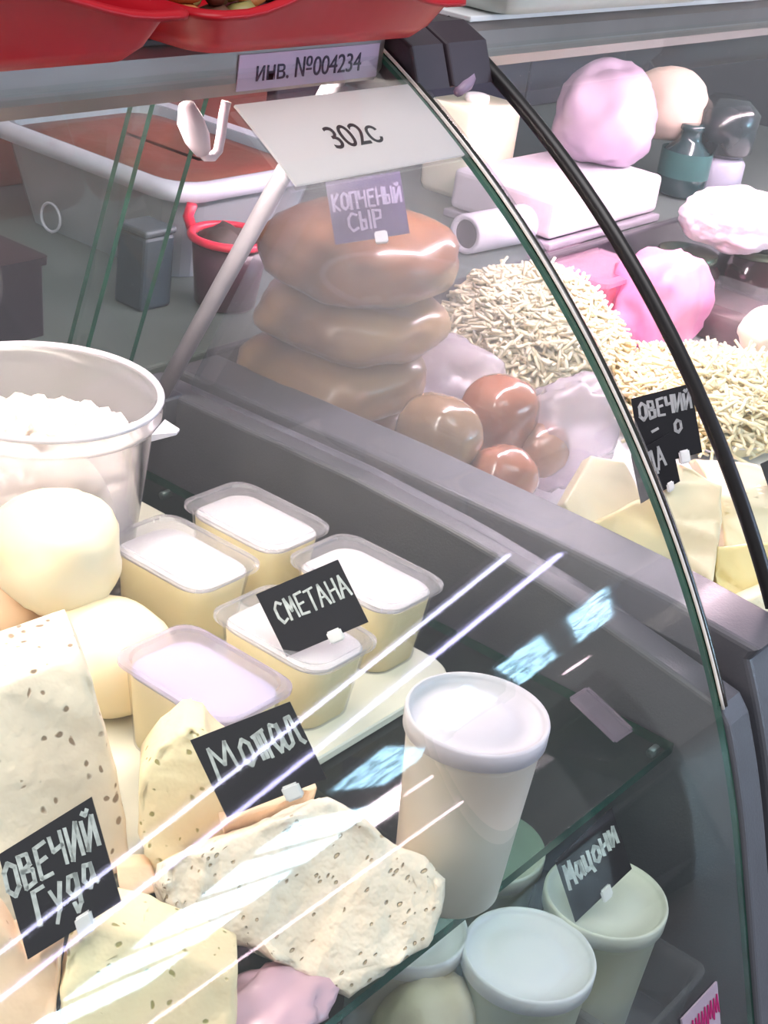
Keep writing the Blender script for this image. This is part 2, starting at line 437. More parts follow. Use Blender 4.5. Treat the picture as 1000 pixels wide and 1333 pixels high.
# glass shelf with its brackets
shelf = bmesh.new(); box(shelf, (-.33, .372, -.009), (X1 - .002, .975, 0))
for f in shelf.faces:
    if abs(f.normal.z) < .5: f.material_index = 1
gs = obj('glass_shelf', shelf, [SHELFG, mat('shelf_edge_teal', (14, 62, 54), rough=.2, rgb2=(30, 92, 78), scale=30)], caseA, recalc=True)
p1 = at(750, 902, .002); 
bm = bmesh.new()
c = at(783, 930, .016)
M = Matrix.Translation(c) @ Matrix.Rotation(math.radians(-2), 4, 'Z') @ Matrix.Rotation(math.radians(18), 4, 'X')
b = bmesh.new(); bmesh.ops.create_cube(b, size=1)
for v in b.verts: v.co = Vector((v.co.x * .026, v.co.y * .05, v.co.z * .005))
bmesh.ops.bevel(b, geom=b.edges[:], offset=.0018, segments=2, affect='EDGES'); merge(bm, b, M)
obj('shelf_clip', bm, clear_mat('acrylic', (228, 226, 232), haze=.3, rough=.08, gain=2.5, hazecol=(220, 205, 225)), caseA)
for xx in (.958,):
    bm = bmesh.new(); tube(bm, [(X1 - .001, .385, -.012), (X1 - .012, .385, -.012)], .004, 10); obj('shelf_pin', bm, STEEL, gs, True)
    bm = bmesh.new(); tube(bm, [(X1 - .001, .93, -.012), (X1 - .012, .93, -.012)], .004, 10); obj('shelf_pin', bm, STEEL, gs, True)

# ------------------------------------------------------------------ room
bm = bmesh.new(); box(bm, (-4, -10, -1.08), (12, 4, -1.03)); structure(obj('floor', bm, mat('floor_tile', (150, 146, 142), rough=.4, scale=3)))
bm = bmesh.new(); box(bm, (-4, 2.6, -1.03), (12, 2.7, 2.6)); structure(obj('wall_back', bm, mat('dark_wall', (70, 66, 74), rough=.7, scale=2)))

# ------------------------------------------------------------------ lettering
GL = {
 'С': [[(.9, .85), (.5, 1), (.1, .75), (.08, .3), (.4, 0), (.9, .12)]],
 'М': [[(.05, 0), (.15, 1), (.5, .35), (.85, 1), (.95, 0)]],
 'Е': [[(.9, 1), (.15, .97), (.1, .03), (.9, 0)], [(.12, .52), (.75, .55)]],
 'Т': [[(0, .95), (1, 1)], [(.5, .97), (.45, 0)]],
 'А': [[(0, 0), (.45, 1), (.95, 0)], [(.2, .38), (.78, .38)]],
 'Н': [[(.1, 1), (.1, 0)], [(.9, 1), (.9, 0)], [(.1, .5), (.9, .55)]],
 'О': [[(.5, 1), (.12, .8), (.05, .25), (.45, 0), (.88, .2), (.92, .8), (.5, 1)]],
 'В': [[(.12, 0), (.12, 1), (.7, .95), (.75, .62), (.15, .52), (.85, .42), (.8, .05), (.12, 0)]],
 'Ч': [[(.1, 1), (.15, .55), (.85, .6)], [(.9, 1), (.85, 0)]],
 'И': [[(.1, 1), (.1, 0), (.88, 1), (.88, 0)]],
 'Й': [[(.1, .9), (.1, 0), (.88, .9), (.88, 0)], [(.3, 1.12), (.5, 1.02), (.7, 1.14)]],
 'Г': [[(.1, 0), (.2, 1), (.95, .96)]],
 'Л': [[(0, 0), (.25, .15), (.45, 1), (.9, 0)]],
 'Д': [[(0, -.15), (.05, .08), (.95, .08), (1, -.15)], [(.18, .08), (.45, 1), (.72, 1), (.8, .08)]],
 'К': [[(.1, 1), (.1, 0)], [(.85, 1), (.12, .45), (.9, 0)]],
 'П': [[(.1, 0), (.1, 1), (.9, 1), (.9, 0)]],
 'Ы': [[(.05, 1), (.05, 0), (.5, .05), (.5, .5), (.08, .5)], [(.92, 1), (.92, 0)]],
 'Р': [[(.1, 0), (.1, 1), (.8, .9), (.75, .5), (.12, .45)]],
 'у': [[(.1, .7), (.45, .15)], [(.9, .72), (.4, 0), (.05, -.3)]],
 'д': [[(.8, .65), (.35, .7), (.1, .35), (.4, .05), (.8, .3), (.85, .65), (.75, -.2), (.4, -.4), (.3, -.1)]],
 'а': [[(.8, .6), (.35, .7), (.1, .3), (.4, 0), (.75, .25), (.8, .65), (.85, .1), (1, 0)]],
 'о': [[(.5, .65), (.15, .5), (.1, .15), (.45, 0), (.85, .15), (.85, .5), (.5, .65)]],
 'т': [[(.05, .6), (.95, .66)], [(.2, .6), (.2, 0)], [(.5, .62), (.5, 0)], [(.82, .62), (.82, 0)]],
 'л': [[(0, .05), (.2, .1), (.4, .7), (.7, .7), (.8, .1), (1, .0)]],
 'ц': [[(.1, .7), (.15, .05), (.75, .05), (.8, .7)], [(.78, .05), (.95, -.2)]],
 'н': [[(.1, .7), (.1, 0)], [(.85, .7), (.85, 0)], [(.1, .35), (.85, .4)]],
 'и': [[(.1, .7), (.12, .02), (.75, .7), (.8, 0)]],
 '-': [[(.2, .5), (.8, .5)]],
}
def tag_plate(name, label, corners, base_depth, lines, parent_mat=None, chalk=None, clip=True, th=.0012, cuts=None, stroke=.035, clipu=.6):
    """price tag: corners TL TR BR BL as pixels, all at one distance from the lens; lines = (text, u0, v0, u1, v1, height)"""
    c = [atd(x, y, base_depth) for x, y in corners]
    TL, TR, BR, BL = c
    u = ((TR - TL) + (BR - BL)) / 2; v = ((TL - BL) + (TR - BR)) / 2
    v = v - u * (v.dot(u) / u.dot(u)) * .0
    n = u.cross(v).normalized()
    if n.dot(CP - TL) < 0: n = -n
    O = (TL + TR + BL + BR) / 4 - u / 2 - v / 2
    t = thing(name, label, 'price tag', O + u * .5)
    bm = bmesh.new(); b = bmesh.new()
    A = [b.verts.new(p) for p in (O, O + u, O + u + v, O + v)]; B = [b.verts.new(p.co - n * th) for p in A]
    b.faces.new(A); b.faces.new(B[::-1])
    for k in range(4): b.faces.new((A[k], A[(k + 1) % 4], B[(k + 1) % 4], B[k]))
    bmesh.ops.recalc_face_normals(b, faces=b.faces[:]); merge(bm, b)
    plate = obj('plate', bm, parent_mat or PLATE, t)
    if clip:
        bm = bmesh.new(); b = bmesh.new()
        w, h = .17, .17
        P = [O + u * (clipu - w / 2) - v * .09, O + u * (clipu + w / 2) - v * .09, O + u * (clipu + w / 2) + v * .10, O + u * (clipu - w / 2) + v * .10]
        A = [b.verts.new(p + n * .004) for p in P]; B = [b.verts.new(p - n * .005) for p in P]
        b.faces.new(A); b.faces.new(B[::-1])
        for k in range(4): b.faces.new((A[k], A[(k + 1) % 4], B[(k + 1) % 4], B[k]))
        bmesh.ops.recalc_face_normals(b, faces=b.faces[:])
        bmesh.ops.bevel(b, geom=b.edges[:], offset=.0012, segments=2, affect='EDGES'); merge(bm, b)
        obj('clip', bm, WHITE, t)
    rnd = random.Random(len(label))
    for text, u0, v0, u1, v1, hh in lines:
        bm = bmesh.new(); L = len(text); du = (u1 - u0) / L; dv = (v1 - v0) / L
        for i, ch in enumerate(text):
            for st in GL.get(ch, []):
                P = []
                js = rnd.uniform(-.02, .02)
                for (a, bb) in st:
                    uu = u0 + du * (i + .08 + a * .84); vv = v0 + dv * (i + a) + (bb + js) * hh
                    P.append(O + u * uu + v * vv + n * .0006)
                for p, q in zip(P, P[1:]):
                    d = (q - p); ln = d.length
                    if ln < 1e-6: continue
                    d /= ln; s = n.cross(d) * v.length * stroke * .5 * rnd.uniform(.85, 1.15)
                    p2 = p - d * s.length * .6; q2 = q + d * s.length * .6
                    vs_ = [bm.verts.new(w) for w in (p2 - s, q2 - s, q2 + s, p2 + s)]
                    f = bm.faces.new(vs_)
        if len(bm.faces):
            r = bmesh.ops.extrude_face_region(bm, geom=bm.faces[:])
            for e in r['geom']:
                if isinstance(e, bmesh.types.BMVert): e.co += n * .0004
            obj('lettering', bm, chalk or CHALK, plate)
        else: bm.free()
    return t
def font_part(text, O, ux, uy, size, m, parent, name='lettering', shear=0, spacing=1.0):
    cu = bpy.data.curves.new(name, 'FONT'); cu.body = text; cu.size = size; cu.extrude = .0002; cu.shear = shear; cu.space_character = spacing
    tmp = bpy.data.objects.new('tmp_text', cu); COL.objects.link(tmp)
    bpy.context.view_layer.update()
    me = bpy.data.meshes.new_from_object(tmp.evaluated_get(bpy.context.evaluated_depsgraph_get()))
    bpy.data.objects.remove(tmp); bpy.data.curves.remove(cu)
    ux = Vector(ux).normalized(); uy = Vector(uy).normalized(); uz = ux.cross(uy)
    Mx = Matrix((ux, uy, uz)).transposed().to_4x4(); Mx.translation = Vector(O)
    me.transform(Mx); me.materials.clear(); me.materials.append(m)
    o = bpy.data.objects.new(name, me); return link(o, parent)

# ------------------------------------------------------------------ sign and sticker on the glass
sg = thing('price_sign', 'large white paper price sign reading 302с in clear holder on the curved glass', 'sign', gpt(.86, .39, .002))
bm = bmesh.new(); A = []; zs = [.389 + (.427 - .389) * k / 8 for k in range(9)]
rows = [[gpt(x, z, .004) for x in (.763, .952)] for z in zs]; rows2 = [[gpt(x, z, .0022) for x in (.763, .952)] for z in zs]
def sheet(rows, rows2):
    bm = bmesh.new(); V = [[bm.verts.new(p) for p in r] for r in rows]; U = [[bm.verts.new(p) for p in r] for r in rows2]
    for i in range(len(V) - 1):
        bm.faces.new((V[i][0], V[i][1], V[i + 1][1], V[i + 1][0])); bm.faces.new((U[i][0], U[i + 1][0], U[i + 1][1], U[i][1]))
        bm.faces.new((V[i][0], V[i + 1][0], U[i + 1][0], U[i][0])); bm.faces.new((V[i][1], U[i][1], U[i + 1][1], V[i + 1][1]))
    bm.faces.new((V[0][0], U[0][0], U[0][1], V[0][1])); bm.faces.new((V[-1][0], V[-1][1], U[-1][1], U[-1][0]))
    return bm
bm.free(); sp_ = obj('paper', sheet(rows, rows2), SIGNP, sg)
rows = [[gpt(x, z, .0062) for x in (.757, .957)] for z in [.3865 + (.4285 - .3865) * k / 8 for k in range(9)]]
rows2 = [[gpt(x, z, .0052) for x in (.757, .957)] for z in [.3865 + (.4285 - .3865) * k / 8 for k in range(9)]]
obj('clear_holder', sheet(rows, rows2), clear_mat('sign_holder', (248, 248, 248), haze=.03, rough=.05), sg)
o_ = gpt(.822, .4015, .0046); up_ = (gpt(.834, .42, .0046) - gpt(.834, .395, .0046))
font_part('302с', o_, (1, 0, 0), up_,   .0285, INK, sp_, spacing=.95)

st = thing('inventory_sticker', 'pale lilac inventory sticker with number on the aluminium profile', 'sticker', (.86, .7395, .44))
bm = bmesh.new(); box(bm, (.80, .7388, .4285), (.955, .7397, .4535)); obj('label_sheet', bm, mat('lilac_paper', (205, 180, 206), rough=.5, var=.02), st)
font_part('инв. №004234', (.817, .7385, .4345), (1, 0, 0), (0, 0, 1), .0195, mat('violet_ink', (52, 30, 60), rough=.6), st, spacing=.95)

# ------------------------------------------------------------------ board and sour cream tubs
bm = bmesh.new()
ring = [(x, y) for x, y in rrect(.27, .2, .03, 8)]
cxb, cyb = .63, .735
loft(bm, [[Vector((cxb + x * s, cyb + y * s, z)) for x, y in ring] for s, z in ((.995, .0006), (1, .002), (1, .0075), (.995, .009))])
tag(obj('white_board', bm, mat('white_board', (232, 230, 214), rough=.5, var=.03)), 'white plastic board under the sour cream tubs with rounded corner', 'board')

def tub(label, cx, cy, zb, h, hx=.037, hy=.054, rot=0, fill=YCREAM, tilt=None, lidm=None, top=None):
    t = thing('sour_cream_tub', label, 'container', (cx, cy, zb), 'clear tubs of sour cream')
    M = Matrix.Translation((cx, cy, zb)) @ Matrix.Rotation(math.radians(rot), 4, 'Z')
    if tilt: M = M @ Matrix.Rotation(math.radians(tilt[0]), 4, 'X') @ Matrix.Rotation(math.radians(tilt[1]), 4, 'Y')
    def ringat(s, z, r=.019, dx=0): return [M @ Vector((x, y, z)) for x, y in rrect(hx * s + dx, hy * s + dx, r)]
    bm = bmesh.new(); loft(bm, [ringat(.80, .0012), ringat(.84, h * .3), ringat(.905, h * .86)]); obj('cream', bm, fill, t, True)
    bm = bmesh.new(); loft(bm, [ringat(.905, h * .862), ringat(.87, h * .885), ringat(.6, h * .90)], True, True); obj('cream_surface', bm, top or CREAMW, t, True)
    bm = bmesh.new(); loft(bm, [ringat(.82, 0), ringat(.86, h * .3), ringat(.955, h * .95), ringat(1.0, h * .955), ringat(1.0, h * .975)], True, False); obj('tub_body', bm, CLEAR, t)
    bm = bmesh.new(); loft(bm, [ringat(1.02, h * .94), ringat(1.035, h * .95, .016), ringat(1.035, h * .995, .016), ringat(.99, h * 1.02), ringat(.93, h * 1.02), ringat(.90, h * .985), ringat(.6, h * .98)], False, True); obj('lid', bm, lidm or LIDC, t)
    return t
tub('clear tub of sour cream beside the yellow cheese balls, yellow side showing', .776, .731, .0092, .066)
tub('clear sour cream tub farthest back against the grey end panel', .868, .738, .0092, .066)
tub('clear sour cream tub behind the СМЕТАНА tag next to the end panel', .866, .617, .0092, .068)
tub('clear sour cream tub with lilac tinted lid above the МОТАЛ tag', .665, .597, .0092, .068, lidm=clear_mat('lilac_lid', (244, 240, 250), haze=.34, hazecol=(236, 226, 246), rough=.2), top=mat('lilac_cream', (226, 220, 232), rough=.45, sss=.2))
tub('sour cream tub that the СМЕТАНА tag is clipped to', .766, .603, .0092, .062)

# ------------------------------------------------------------------ bucket of curd
bx, by, bz = .738, .862, .0092
tb = thing('plastic_bucket', 'large milky plastic bucket filled with crumbled white curd', 'bucket', (bx, by, bz))
BR, BH = .098, .165
bm = bmesh.new()
lathe(bm, [(BR * .80, 0), (BR * .805, .004), (BR * .93, BH * .9), (BR * .985, BH * .905), (BR * .985, BH * .93), (BR * .95, BH * .93), (BR * .955, BH), (BR * .935, BH), (BR * .925, BH * .9), (BR * .79, .006)], (bx, by, bz), 64, capb=True, capt=True)
bb = obj('bucket_body', bm, MILKY, tb, True)
bm = bmesh.new(); tube(bm, [(bx + BR * .965 * math.cos(a), by + BR * .965 * math.sin(a), bz + BH) for a in [2 * math.pi * k / 64 for k in range(64)]], .003, 8, closed=True)
obj('rim', bm, mat('milky_rim', (214, 212, 226), rough=.3, var=.02), bb, True)
a = math.radians(-62); pz = Vector((bx + BR * 1.0 * math.cos(a), by + BR * 1.0 * math.sin(a), bz + BH * .93))
bm = bmesh.new(); dd = Vector((math.cos(a), math.sin(a), 0)); tt = Vector((-math.sin(a), math.cos(a), 0))
loft(bm, [[pz - tt * .016 - Vector((0, 0, .006)), pz + tt * .016 - Vector((0, 0, .006)), pz + tt * .016, pz - tt * .016], [pz + dd * .016 - tt * .004 - Vector((0, 0, .002)), pz + dd * .016 + tt * .004 - Vector((0, 0, .002)), pz + dd * .016 + tt * .004, pz + dd * .016 - tt * .004]])
obj('lid_tab', bm, mat('milky_rim', (214, 212, 226)), bb)
CURD = mat('curd', (250, 240, 232), rough=.7, var=.04, sss=.2, bump=.4, bscale=160)
bm = bmesh.new()
lathe(bm, [(BR * .77, .008), (BR * .80, .04), (BR * .87, BH * .66), (BR * .60, BH * .70), (.004, BH * .72)], (bx, by, bz), 40, capt=True)
rnd = random.Random(3)
for k in range(260):
    r = BR * .80 * math.sqrt(rnd.random()); a = rnd.uniform(0, 2 * math.pi)
    z = bz + BH * .68 + .02 * (1 - (r / BR) ** 2) * rnd.uniform(.3, 1.0)
    s = rnd.uniform(.005, .0115)
    b = bmesh.new(); bmesh.ops.create_icosphere(b, subdivisions=2, radius=1)
    for v in b.verts: v.co = v.co * s * (1 + .35 * noise.noise(v.co * 1.6 + Vector((k, 0, 0)))); v.co += Vector((bx + r * math.cos(a), by + r * math.sin(a), z))
    merge(bm, b)
o = tag(obj('curd_heap', bm, CURD, None, True), 'heap of crumbled white curd inside the milky bucket', 'curd'); o['kind'] = 'stuff'

# ------------------------------------------------------------------ cheese balls
YB = mat('yellow_ball_cheese', (250, 236, 208), rough=.38, rgb2=(244, 224, 182), scale=7, sss=.25, coat=.15, bump=.12, bscale=30)
def ball(label, c, rad, seed, power=2.2, amp=.07, m=YB, rot=None):
    bm = bmesh.new(); blob(bm, c, rad, amp, 1.3, 4, power, seed, rot)
    return tag(obj('cheese_ball', bm, m, None, True), label, 'cheese', 'yellow cheese balls')
ball('big lumpy yellow cheese ball in front of the bucket', at(72, 717, .108), (.045, .046, .044), 1, 2.5, .09)
ball('smooth cream cheese ball below the big one, beside the perforated wedge', at(135, 852, .048), (.048, .05, .04), 2)
ball('small yellow cheese ball at the photo edge before the bucket wall', at(-12, 622, .12), (.012, .012, .014), 3)
ball('brownish cheese ball under the big yellow ball at the left edge', at(2, 812, .05), (.033, .033, .038), 4, m=mat('brown_ball', (206, 172, 138), rough=.5, sss=.1))

# ------------------------------------------------------------------ cheese pieces on the shelf
CH1 = cheese_mat('cheese_grey_cream', (234, 220, 198), (216, 202, 182), (142, 120, 98), 120, .30, .35, amount=.45)
CH2 = cheese_mat('cheese_yellow_green', (236, 224, 184), (232, 212, 176), (160, 150, 96), 140, .26, .4, amount=.4)
CH3 = cheese_mat('cheese_white', (246, 234, 218), (238, 222, 202), (204, 182, 152), 150, .30, 1.0, (1.0, 2.2, 1.3), amount=.3)
CH4 = cheese_mat('cheese_peach', (238, 208, 176), (228, 196, 168), (190, 150, 124), 110, .2, .3, amount=.2)
def piece(name, label, px, ext, m, bevel=.004, jit=.0015, dis=.0006, seed=0, sub=3):
    bm = bmesh.new(); slab(bm, [at(*p) for p in px], ext, bevel, jit, sub, seed, dis)
    return tag(obj(name, bm, m, None, True), label, 'cheese')
piece('cheese_wedge', 'large upright cheese wedge full of small holes behind the Овечий Гуда tag',
      [(-70, 915, .125), (0, 888, .126), (105, 850, .13), (120, 890, .115), (138, 945, .09), (160, 1040, .05), (172, 1130, .012), (60, 1190, .012), (-70, 1262, .012)], (.03, .05, -.0), CH1, .005, .001, .0004, 1)
piece('cheese_wedge', 'pale yellow cheese wedge with cut corner left of the МОТАЛ tag',
      [(183, 1010, .072), (210, 975, .088), (238, 948, .098), (268, 954, .098), (300, 990, .085), (330, 1075, .045), (300, 1118, .018), (205, 1150, .012), (180, 1090, .035)], (.035, .035, -.01), CH2, .006, .0012, .0006, 2)
piece('cheese_slice', 'thin peach cheese slice under the clip of the МОТАЛ tag',
      [(288, 1075, .055), (395, 1030, .062), (412, 1028, .062), (402, 1062, .045), (330, 1110, .02), (300, 1122, .014)], (.022, .028, -.005), CH4, .003, .001, .0004, 3)
# central chunk: face turned up to the customer
piece('cheese_chunk', 'big rough white cheese chunk with torn face in the centre foreground',
      [(205, 1150, .052), (216, 1122, .066), (260, 1098, .074), (330, 1075, .082), (398, 1050, .089), (430, 1036, .092), (452, 1045, .09), (500, 1085, .078), (552, 1115, .069), (582, 1142, .060), (578, 1175, .050), (560, 1232, .034), (500, 1270, .023), (455, 1300, .014), (405, 1278, .018), (330, 1236, .028), (262, 1216, .033), (218, 1182, .042)],
      (.03, .036, -.040), CH3, .009, .0014, .0018, 4)
piece('cheese_slab', 'flat yellowish cheese slab with tiny holes under the Овечий Гуда tag clip',
      [(120, 1202, .062), (160, 1212, .06), (212, 1232, .055), (312, 1272, .044), (308, 1330, .024), (290, 1400, .004), (70, 1400, .01), (78, 1300, .036), (88, 1228, .058)], (.03, .03, -.004), CH2, .005, .0014, .0006, 5)
piece('cheese_piece', 'pinkish cheese piece cut off at the lower left corner',
      [(-60, 1205, .06), (-5, 1196, .065), (35, 1250, .045), (84, 1222, .058), (76, 1300, .03), (66, 1400, .004), (-60, 1400, .004)], (.02, .035, -.005), CH4, .005, .0012, .0006, 6)
piece('cheese_crumb', 'small tan cheese offcut in the dark gap beside the Гуда tag',
      [(150, 1128, .022), (196, 1126, .022), (208, 1160, .012), (160, 1176, .008)], (.01, .012, -.004), CH4, .002, .0006, 0, 7)
bm = bmesh.new(); blob(bm, at(352, 1312, .014), (.042, .028, .010), .3, 2.2, 4, 2, 8, floor=.001)  # pinkish shadow on the shelf modelled as a low coloured lump
tag(obj('pink_shadow_lump', bm, mat('pink_shadow', (206, 168, 184), rough=.4, var=.08, coat=.4), None, True), 'low pink lump standing in for the shadow below the big white chunk', 'bundle')

# ------------------------------------------------------------------ cups
LIDW = mat('frosted_lid', (238, 236, 241), rough=.3, var=.02, sss=.1)
CUPW = mat('milk_cup', (224, 220, 214), rough=.4, rgb2=(214, 206, 192), scale=8, sss=.2)
CUPG = mat('matsoni_cup', (206, 208, 188), rough=.35, rgb2=(196, 196, 172), scale=9, sss=.2)
def cup(label, c, h, r, m, tilt=(0, 0), lidm=LIDW, group='lidded plastic cups'):
    t = thing('plastic_cup', label, 'cup', c, group)
    M = Matrix.Translation(Vector(c)) @ Matrix.Rotation(math.radians(tilt[0]), 4, 'X') @ Matrix.Rotation(math.radians(tilt[1]), 4, 'Y')
    def lt(prof, name, mm, capb=True, capt=False):
        bm = bmesh.new(); lathe(bm, prof, (0, 0, 0), 56, capb=capb, capt=capt); bm.transform(M); return obj(name, bm, mm, t, True)
    lt([(r * .74, 0), (r * .77, .002), (r * .86, h * .5), (r * .935, h * .86), (r * .955, h * .87), (r * .955, h * .93)], 'cup_body', m, True, True)
    lt([(r * .962, h * .90), (r, h * .905), (r * 1.005, h * .985), (r * .99, h), (r * .955, h), (r * .93, h * .982), (r * .88, h * .965), (r * .60, h * .962), (r * .56, h * .972), (r * .3, h * .974)], 'lid', lidm, False, True)
    return t
cup('tall milky cup with frosted lid standing on the glass shelf', (.694, .396, .001), .136, .0452, CUPW, lidm=mat('frosted_lid_grey', (208, 206, 214), rough=.35, var=.03, sss=.1))
DZ = -.238
cA = at(690, 1240, DZ + .141); cB = at(790, 1165, DZ + .143)
cup('nearest white lidded cup in front of the glass shelf edge', (cA.x, cA.y, DZ + .001), .14, .0485, CUPG)
cup('matsoni cup holding the Мацони tag, half in a clear tray', (cB.x, cB.y, DZ + .004), .139, .0475, CUPG, lidm=mat('pale_lid', (226, 226, 214), rough=.35, var=.03))
cC = at(652, 1092, DZ + .141); cup('lower cup hidden behind the tall milky cup below the shelf', (cC.x - .012, cC.y + .004, DZ + .001), .14, .046, CUPG, lidm=mat('pale_lid', (226, 226, 214)))
cD = at(556, 1200, DZ + .141)
cup('lower cup glimpsed through the shelf right of the cheese chunk', (cD.x - .012, cD.y + .008, DZ + .001), .14, .044, CUPW)
# bag with white cheese in front of the deck
bm = bmesh.new(); blob(bm, at(548, 1350, DZ + .075), (.038, .032, .055), .1, 2.0, 4, 2.6, 12, floor=DZ + .003)
tag(obj('bagged_cheese', bm, cheese_mat('bag_cheese', (232, 224, 202), (220, 208, 184), (160, 138, 108), 60, .18, .3, amount=.25), None, True), 'white cheese lump with few holes beside the nearest white lidded cup', 'cheese')
# clear tray around the matsoni cup
k_ = at(925, 1260, -.168)
tr = thing('clear_tray', 'clear plastic tray corner under the matsoni cup', 'tray', (k_.x - .06, k_.y + .08, DZ))
bm = bmesh.new(); tx0, tx1, ty0, ty1 = .832, k_.x, k_.y, k_.y + .17
def rr(i, z): return [Vector(((tx0 + tx1) / 2 + x, (ty0 + ty1) / 2 + y, z)) for x, y in rrect((tx1 - tx0) / 2 - i, (ty1 - ty0) / 2 - i, .012)]
loft(bm, [rr(.010, DZ + .001), rr(.003, -.176), rr(0, -.172), rr(0, -.168), rr(.004, -.168), rr(.006, -.176), rr(.012, DZ + .0025)], True, True)
obj('tray_shell', bm, clear_mat('tray_plastic', (236, 234, 238), haze=.14, rough=.1, gain=1.5), tr)

# ------------------------------------------------------------------ price tags
tag_plate('price_tag', 'black chalk tag reading СМЕТАНА on the sour cream tub', [(333, 772), (440, 730), (480, 808), (373, 857)], depth((.766, .55, .075)),
          [('СМЕТАНА', .10, .46, .985, .46, .32)])
tag_plate('price_tag', 'black chalk tag reading МОТАЛ above the white chunk', [(247, 962), (378, 915), (425, 1012), (296, 1066)], depth(at(340, 1050, .085)) - .012,
          [('М', .06, .45, .34, .47, .38), ('отал', .36, .46, .98, .50, .50)], stroke=.042, clipu=.66)
tag_plate('price_tag', 'black chalk tag reading Овечий Гуда at the lower left', [(0, 1109), (117, 1041), (160, 1170), (34, 1253)], depth(at(100, 1215, .062)) - .006,
          [('ОВЕЧИЙ', -.02, .58, .98, .58, .30), ('Гуда', .18, .22, .86, .28, .30)], stroke=.04, clipu=.62)
tag_plate('price_tag', 'black chalk tag reading Мацони on the lower cup', [(722, 1120), (797, 1052), (822, 1130), (750, 1202)], depth((cB.x - .02, cB.y - .01, DZ + .17)),
          [('Мацони', .06, .48, .97, .5, .36)], stroke=.055, clipu=.55)
tag_plate('price_tag', 'black chalk tag reading ОВЕЧИЙ among the pale triangles in the far case', [(820, 516), (901, 502), (913, 586), (838, 612)], depth((1.2, .55, .13)),
          [('ОВЕЧИЙ', .08, .66, .97, .66, .24), ('-', .2, .36, .4, .4, .2), ('о', .60, .36, .76, .38, .26)], stroke=.04, clipu=.7, chalk=mat('chalk_grey', (170, 172, 176), rough=.8))
tag_plate('price_tag', 'smaller dark tag reading ДА leaning below the ОВЕЧИЙ tag', [(822, 588), (872, 568), (886, 622), (834, 660)], depth((1.17, .55, .11)), [('ДА', .32, .42, .78, .46, .42)], chalk=mat('chalk_grey', (170, 172, 176), rough=.8), stroke=.05, clipu=.75)
tag_plate('price_tag', 'purple faded tag reading КОПЧЕНЫЙ СЫР on the smoked cheese stack', [(426, 238), (518, 222), (536, 304), (434, 318)], depth((1.10, .82, .27)),
          [('КОПЧЕНЫЙ', .04, .52, .98, .52, .26), ('СЫР', .2, .16, .7, .18, .28)], parent_mat=mat('purple_tag', (88, 76, 116), rough=.35), chalk=mat('chalk_lilac', (178, 166, 200), rough=.8), stroke=.04, clipu=.62)
tag_plate('price_tag', 'dark tag cut by the right photo edge in the far case', [(990, 605), (1040, 580), (1060, 640), (1010, 660)], depth((1.3, .48, .12)), [], clip=False)
PINKI = mat('magenta_ink', (190, 40, 120), rough=.6)
tg = thing('glass_label', 'small white label with magenta writing stuck low on the front glass', 'label', gpt(.88, -.15, .002))
rows = [[gpt(x, z, .0022) for x in (.850, .905)] for z in (-.175, -.163, -.15, -.137)]
rows2 = [[gpt(x, z, .0006) for x in (.850, .905)] for z in (-.175, -.163, -.15, -.137)]
obj('paper', sheet(rows, rows2), mat('lilac_label', (176, 160, 178), rough=.4), tg)
bm = bmesh.new()
for i in range(5):
    x = .857 + i * .0095
    P = [gpt(x + a * .008, -.162 + b * .018, .0030) for a, b in ((0, 0), (.2, .9), (.5, .2), (.8, .95), (1, .1))]
    for p, q in zip(P, P[1:]): tube(bm, [p, q], .0006, 6)
obj('lettering', bm, PINKI, tg)

# ------------------------------------------------------------------ far case: smoked cheese
SMOKE = mat('smoked_cheese', (142, 94, 62), rough=.3, rgb2=(112, 74, 52), scale=9, coat=.5, sss=.08, bump=.15, bscale=25)
SMOKE2 = mat('smoked_cheese_pale', (156, 124, 84), rough=.35, rgb2=(124, 88, 64), scale=8, coat=.35, sss=.08, bump=.15, bscale=25)
DBZ = -.012
sx, sy = 1.163, .893
zc = DBZ
for i, (rx, ry, hz, dx, dy, mm, lb) in enumerate(((.083, .083, .034, -.012, .004, SMOKE2, 'lowest smoked cheese wheel of the stack in the far case'),
                                       (.088, .086, .034, -.008, .006, SMOKE2, 'second lowest smoked cheese wheel of the stack'),
                                       (.086, .086, .032, .004, .0, SMOKE2, 'pale smoked cheese wheel third from the bottom of the stack'),
                                       (.092, .090, .040, .006, .002, SMOKE, 'glossy brown smoked cheese wheel on top of the stack'))):
    bm = bmesh.new(); blob(bm, (sx + dx, sy + dy, zc + hz), (rx, ry, hz), .10, 1.8, 4, 3.0, 20 + i)
    o = tag(obj('smoked_cheese', bm, mm, None, True), lb, 'cheese', 'stacked smoked cheese wheels')
    zc += hz * 2 - .007
for i, (px, py, z, r, lb, mm, pw) in enumerate(((650, 540, .075, (.040, .037, .040), 'glossy pinkish brown smoked cheese head beside the stack', mat('smoked_pink', (180, 116, 88), rough=.22, rgb2=(140, 84, 62), coat=.8, scale=10), 2.4),
                                    (572, 565, .075, (.036, .045, .038), 'see-through wrapped tan cheese head nearest the grey ridge', mat('smoked_tan', (158, 124, 92), rough=.2, coat=.9, scale=12), 2.3),
                                    (655, 620, .045, (.033, .033, .030), 'small brown smoked cheese head half hidden by the ridge', mat('smoked_pink', (196, 138, 112)), 2.2),
                                    (706, 585, .045, (.028, .028, .028), 'smallest smoked cheese head in film before the pale triangles', mat('smoked_pale', (180, 138, 120), rough=.2, coat=.9), 2.2))):
    c = at(px, py, z); bm = bmesh.new(); blob(bm, c, r, .07, 1.4, 4, pw, 40 + i)
    tag(obj('smoked_cheese', bm, mm, None, True), lb, 'cheese', 'small smoked cheese heads')

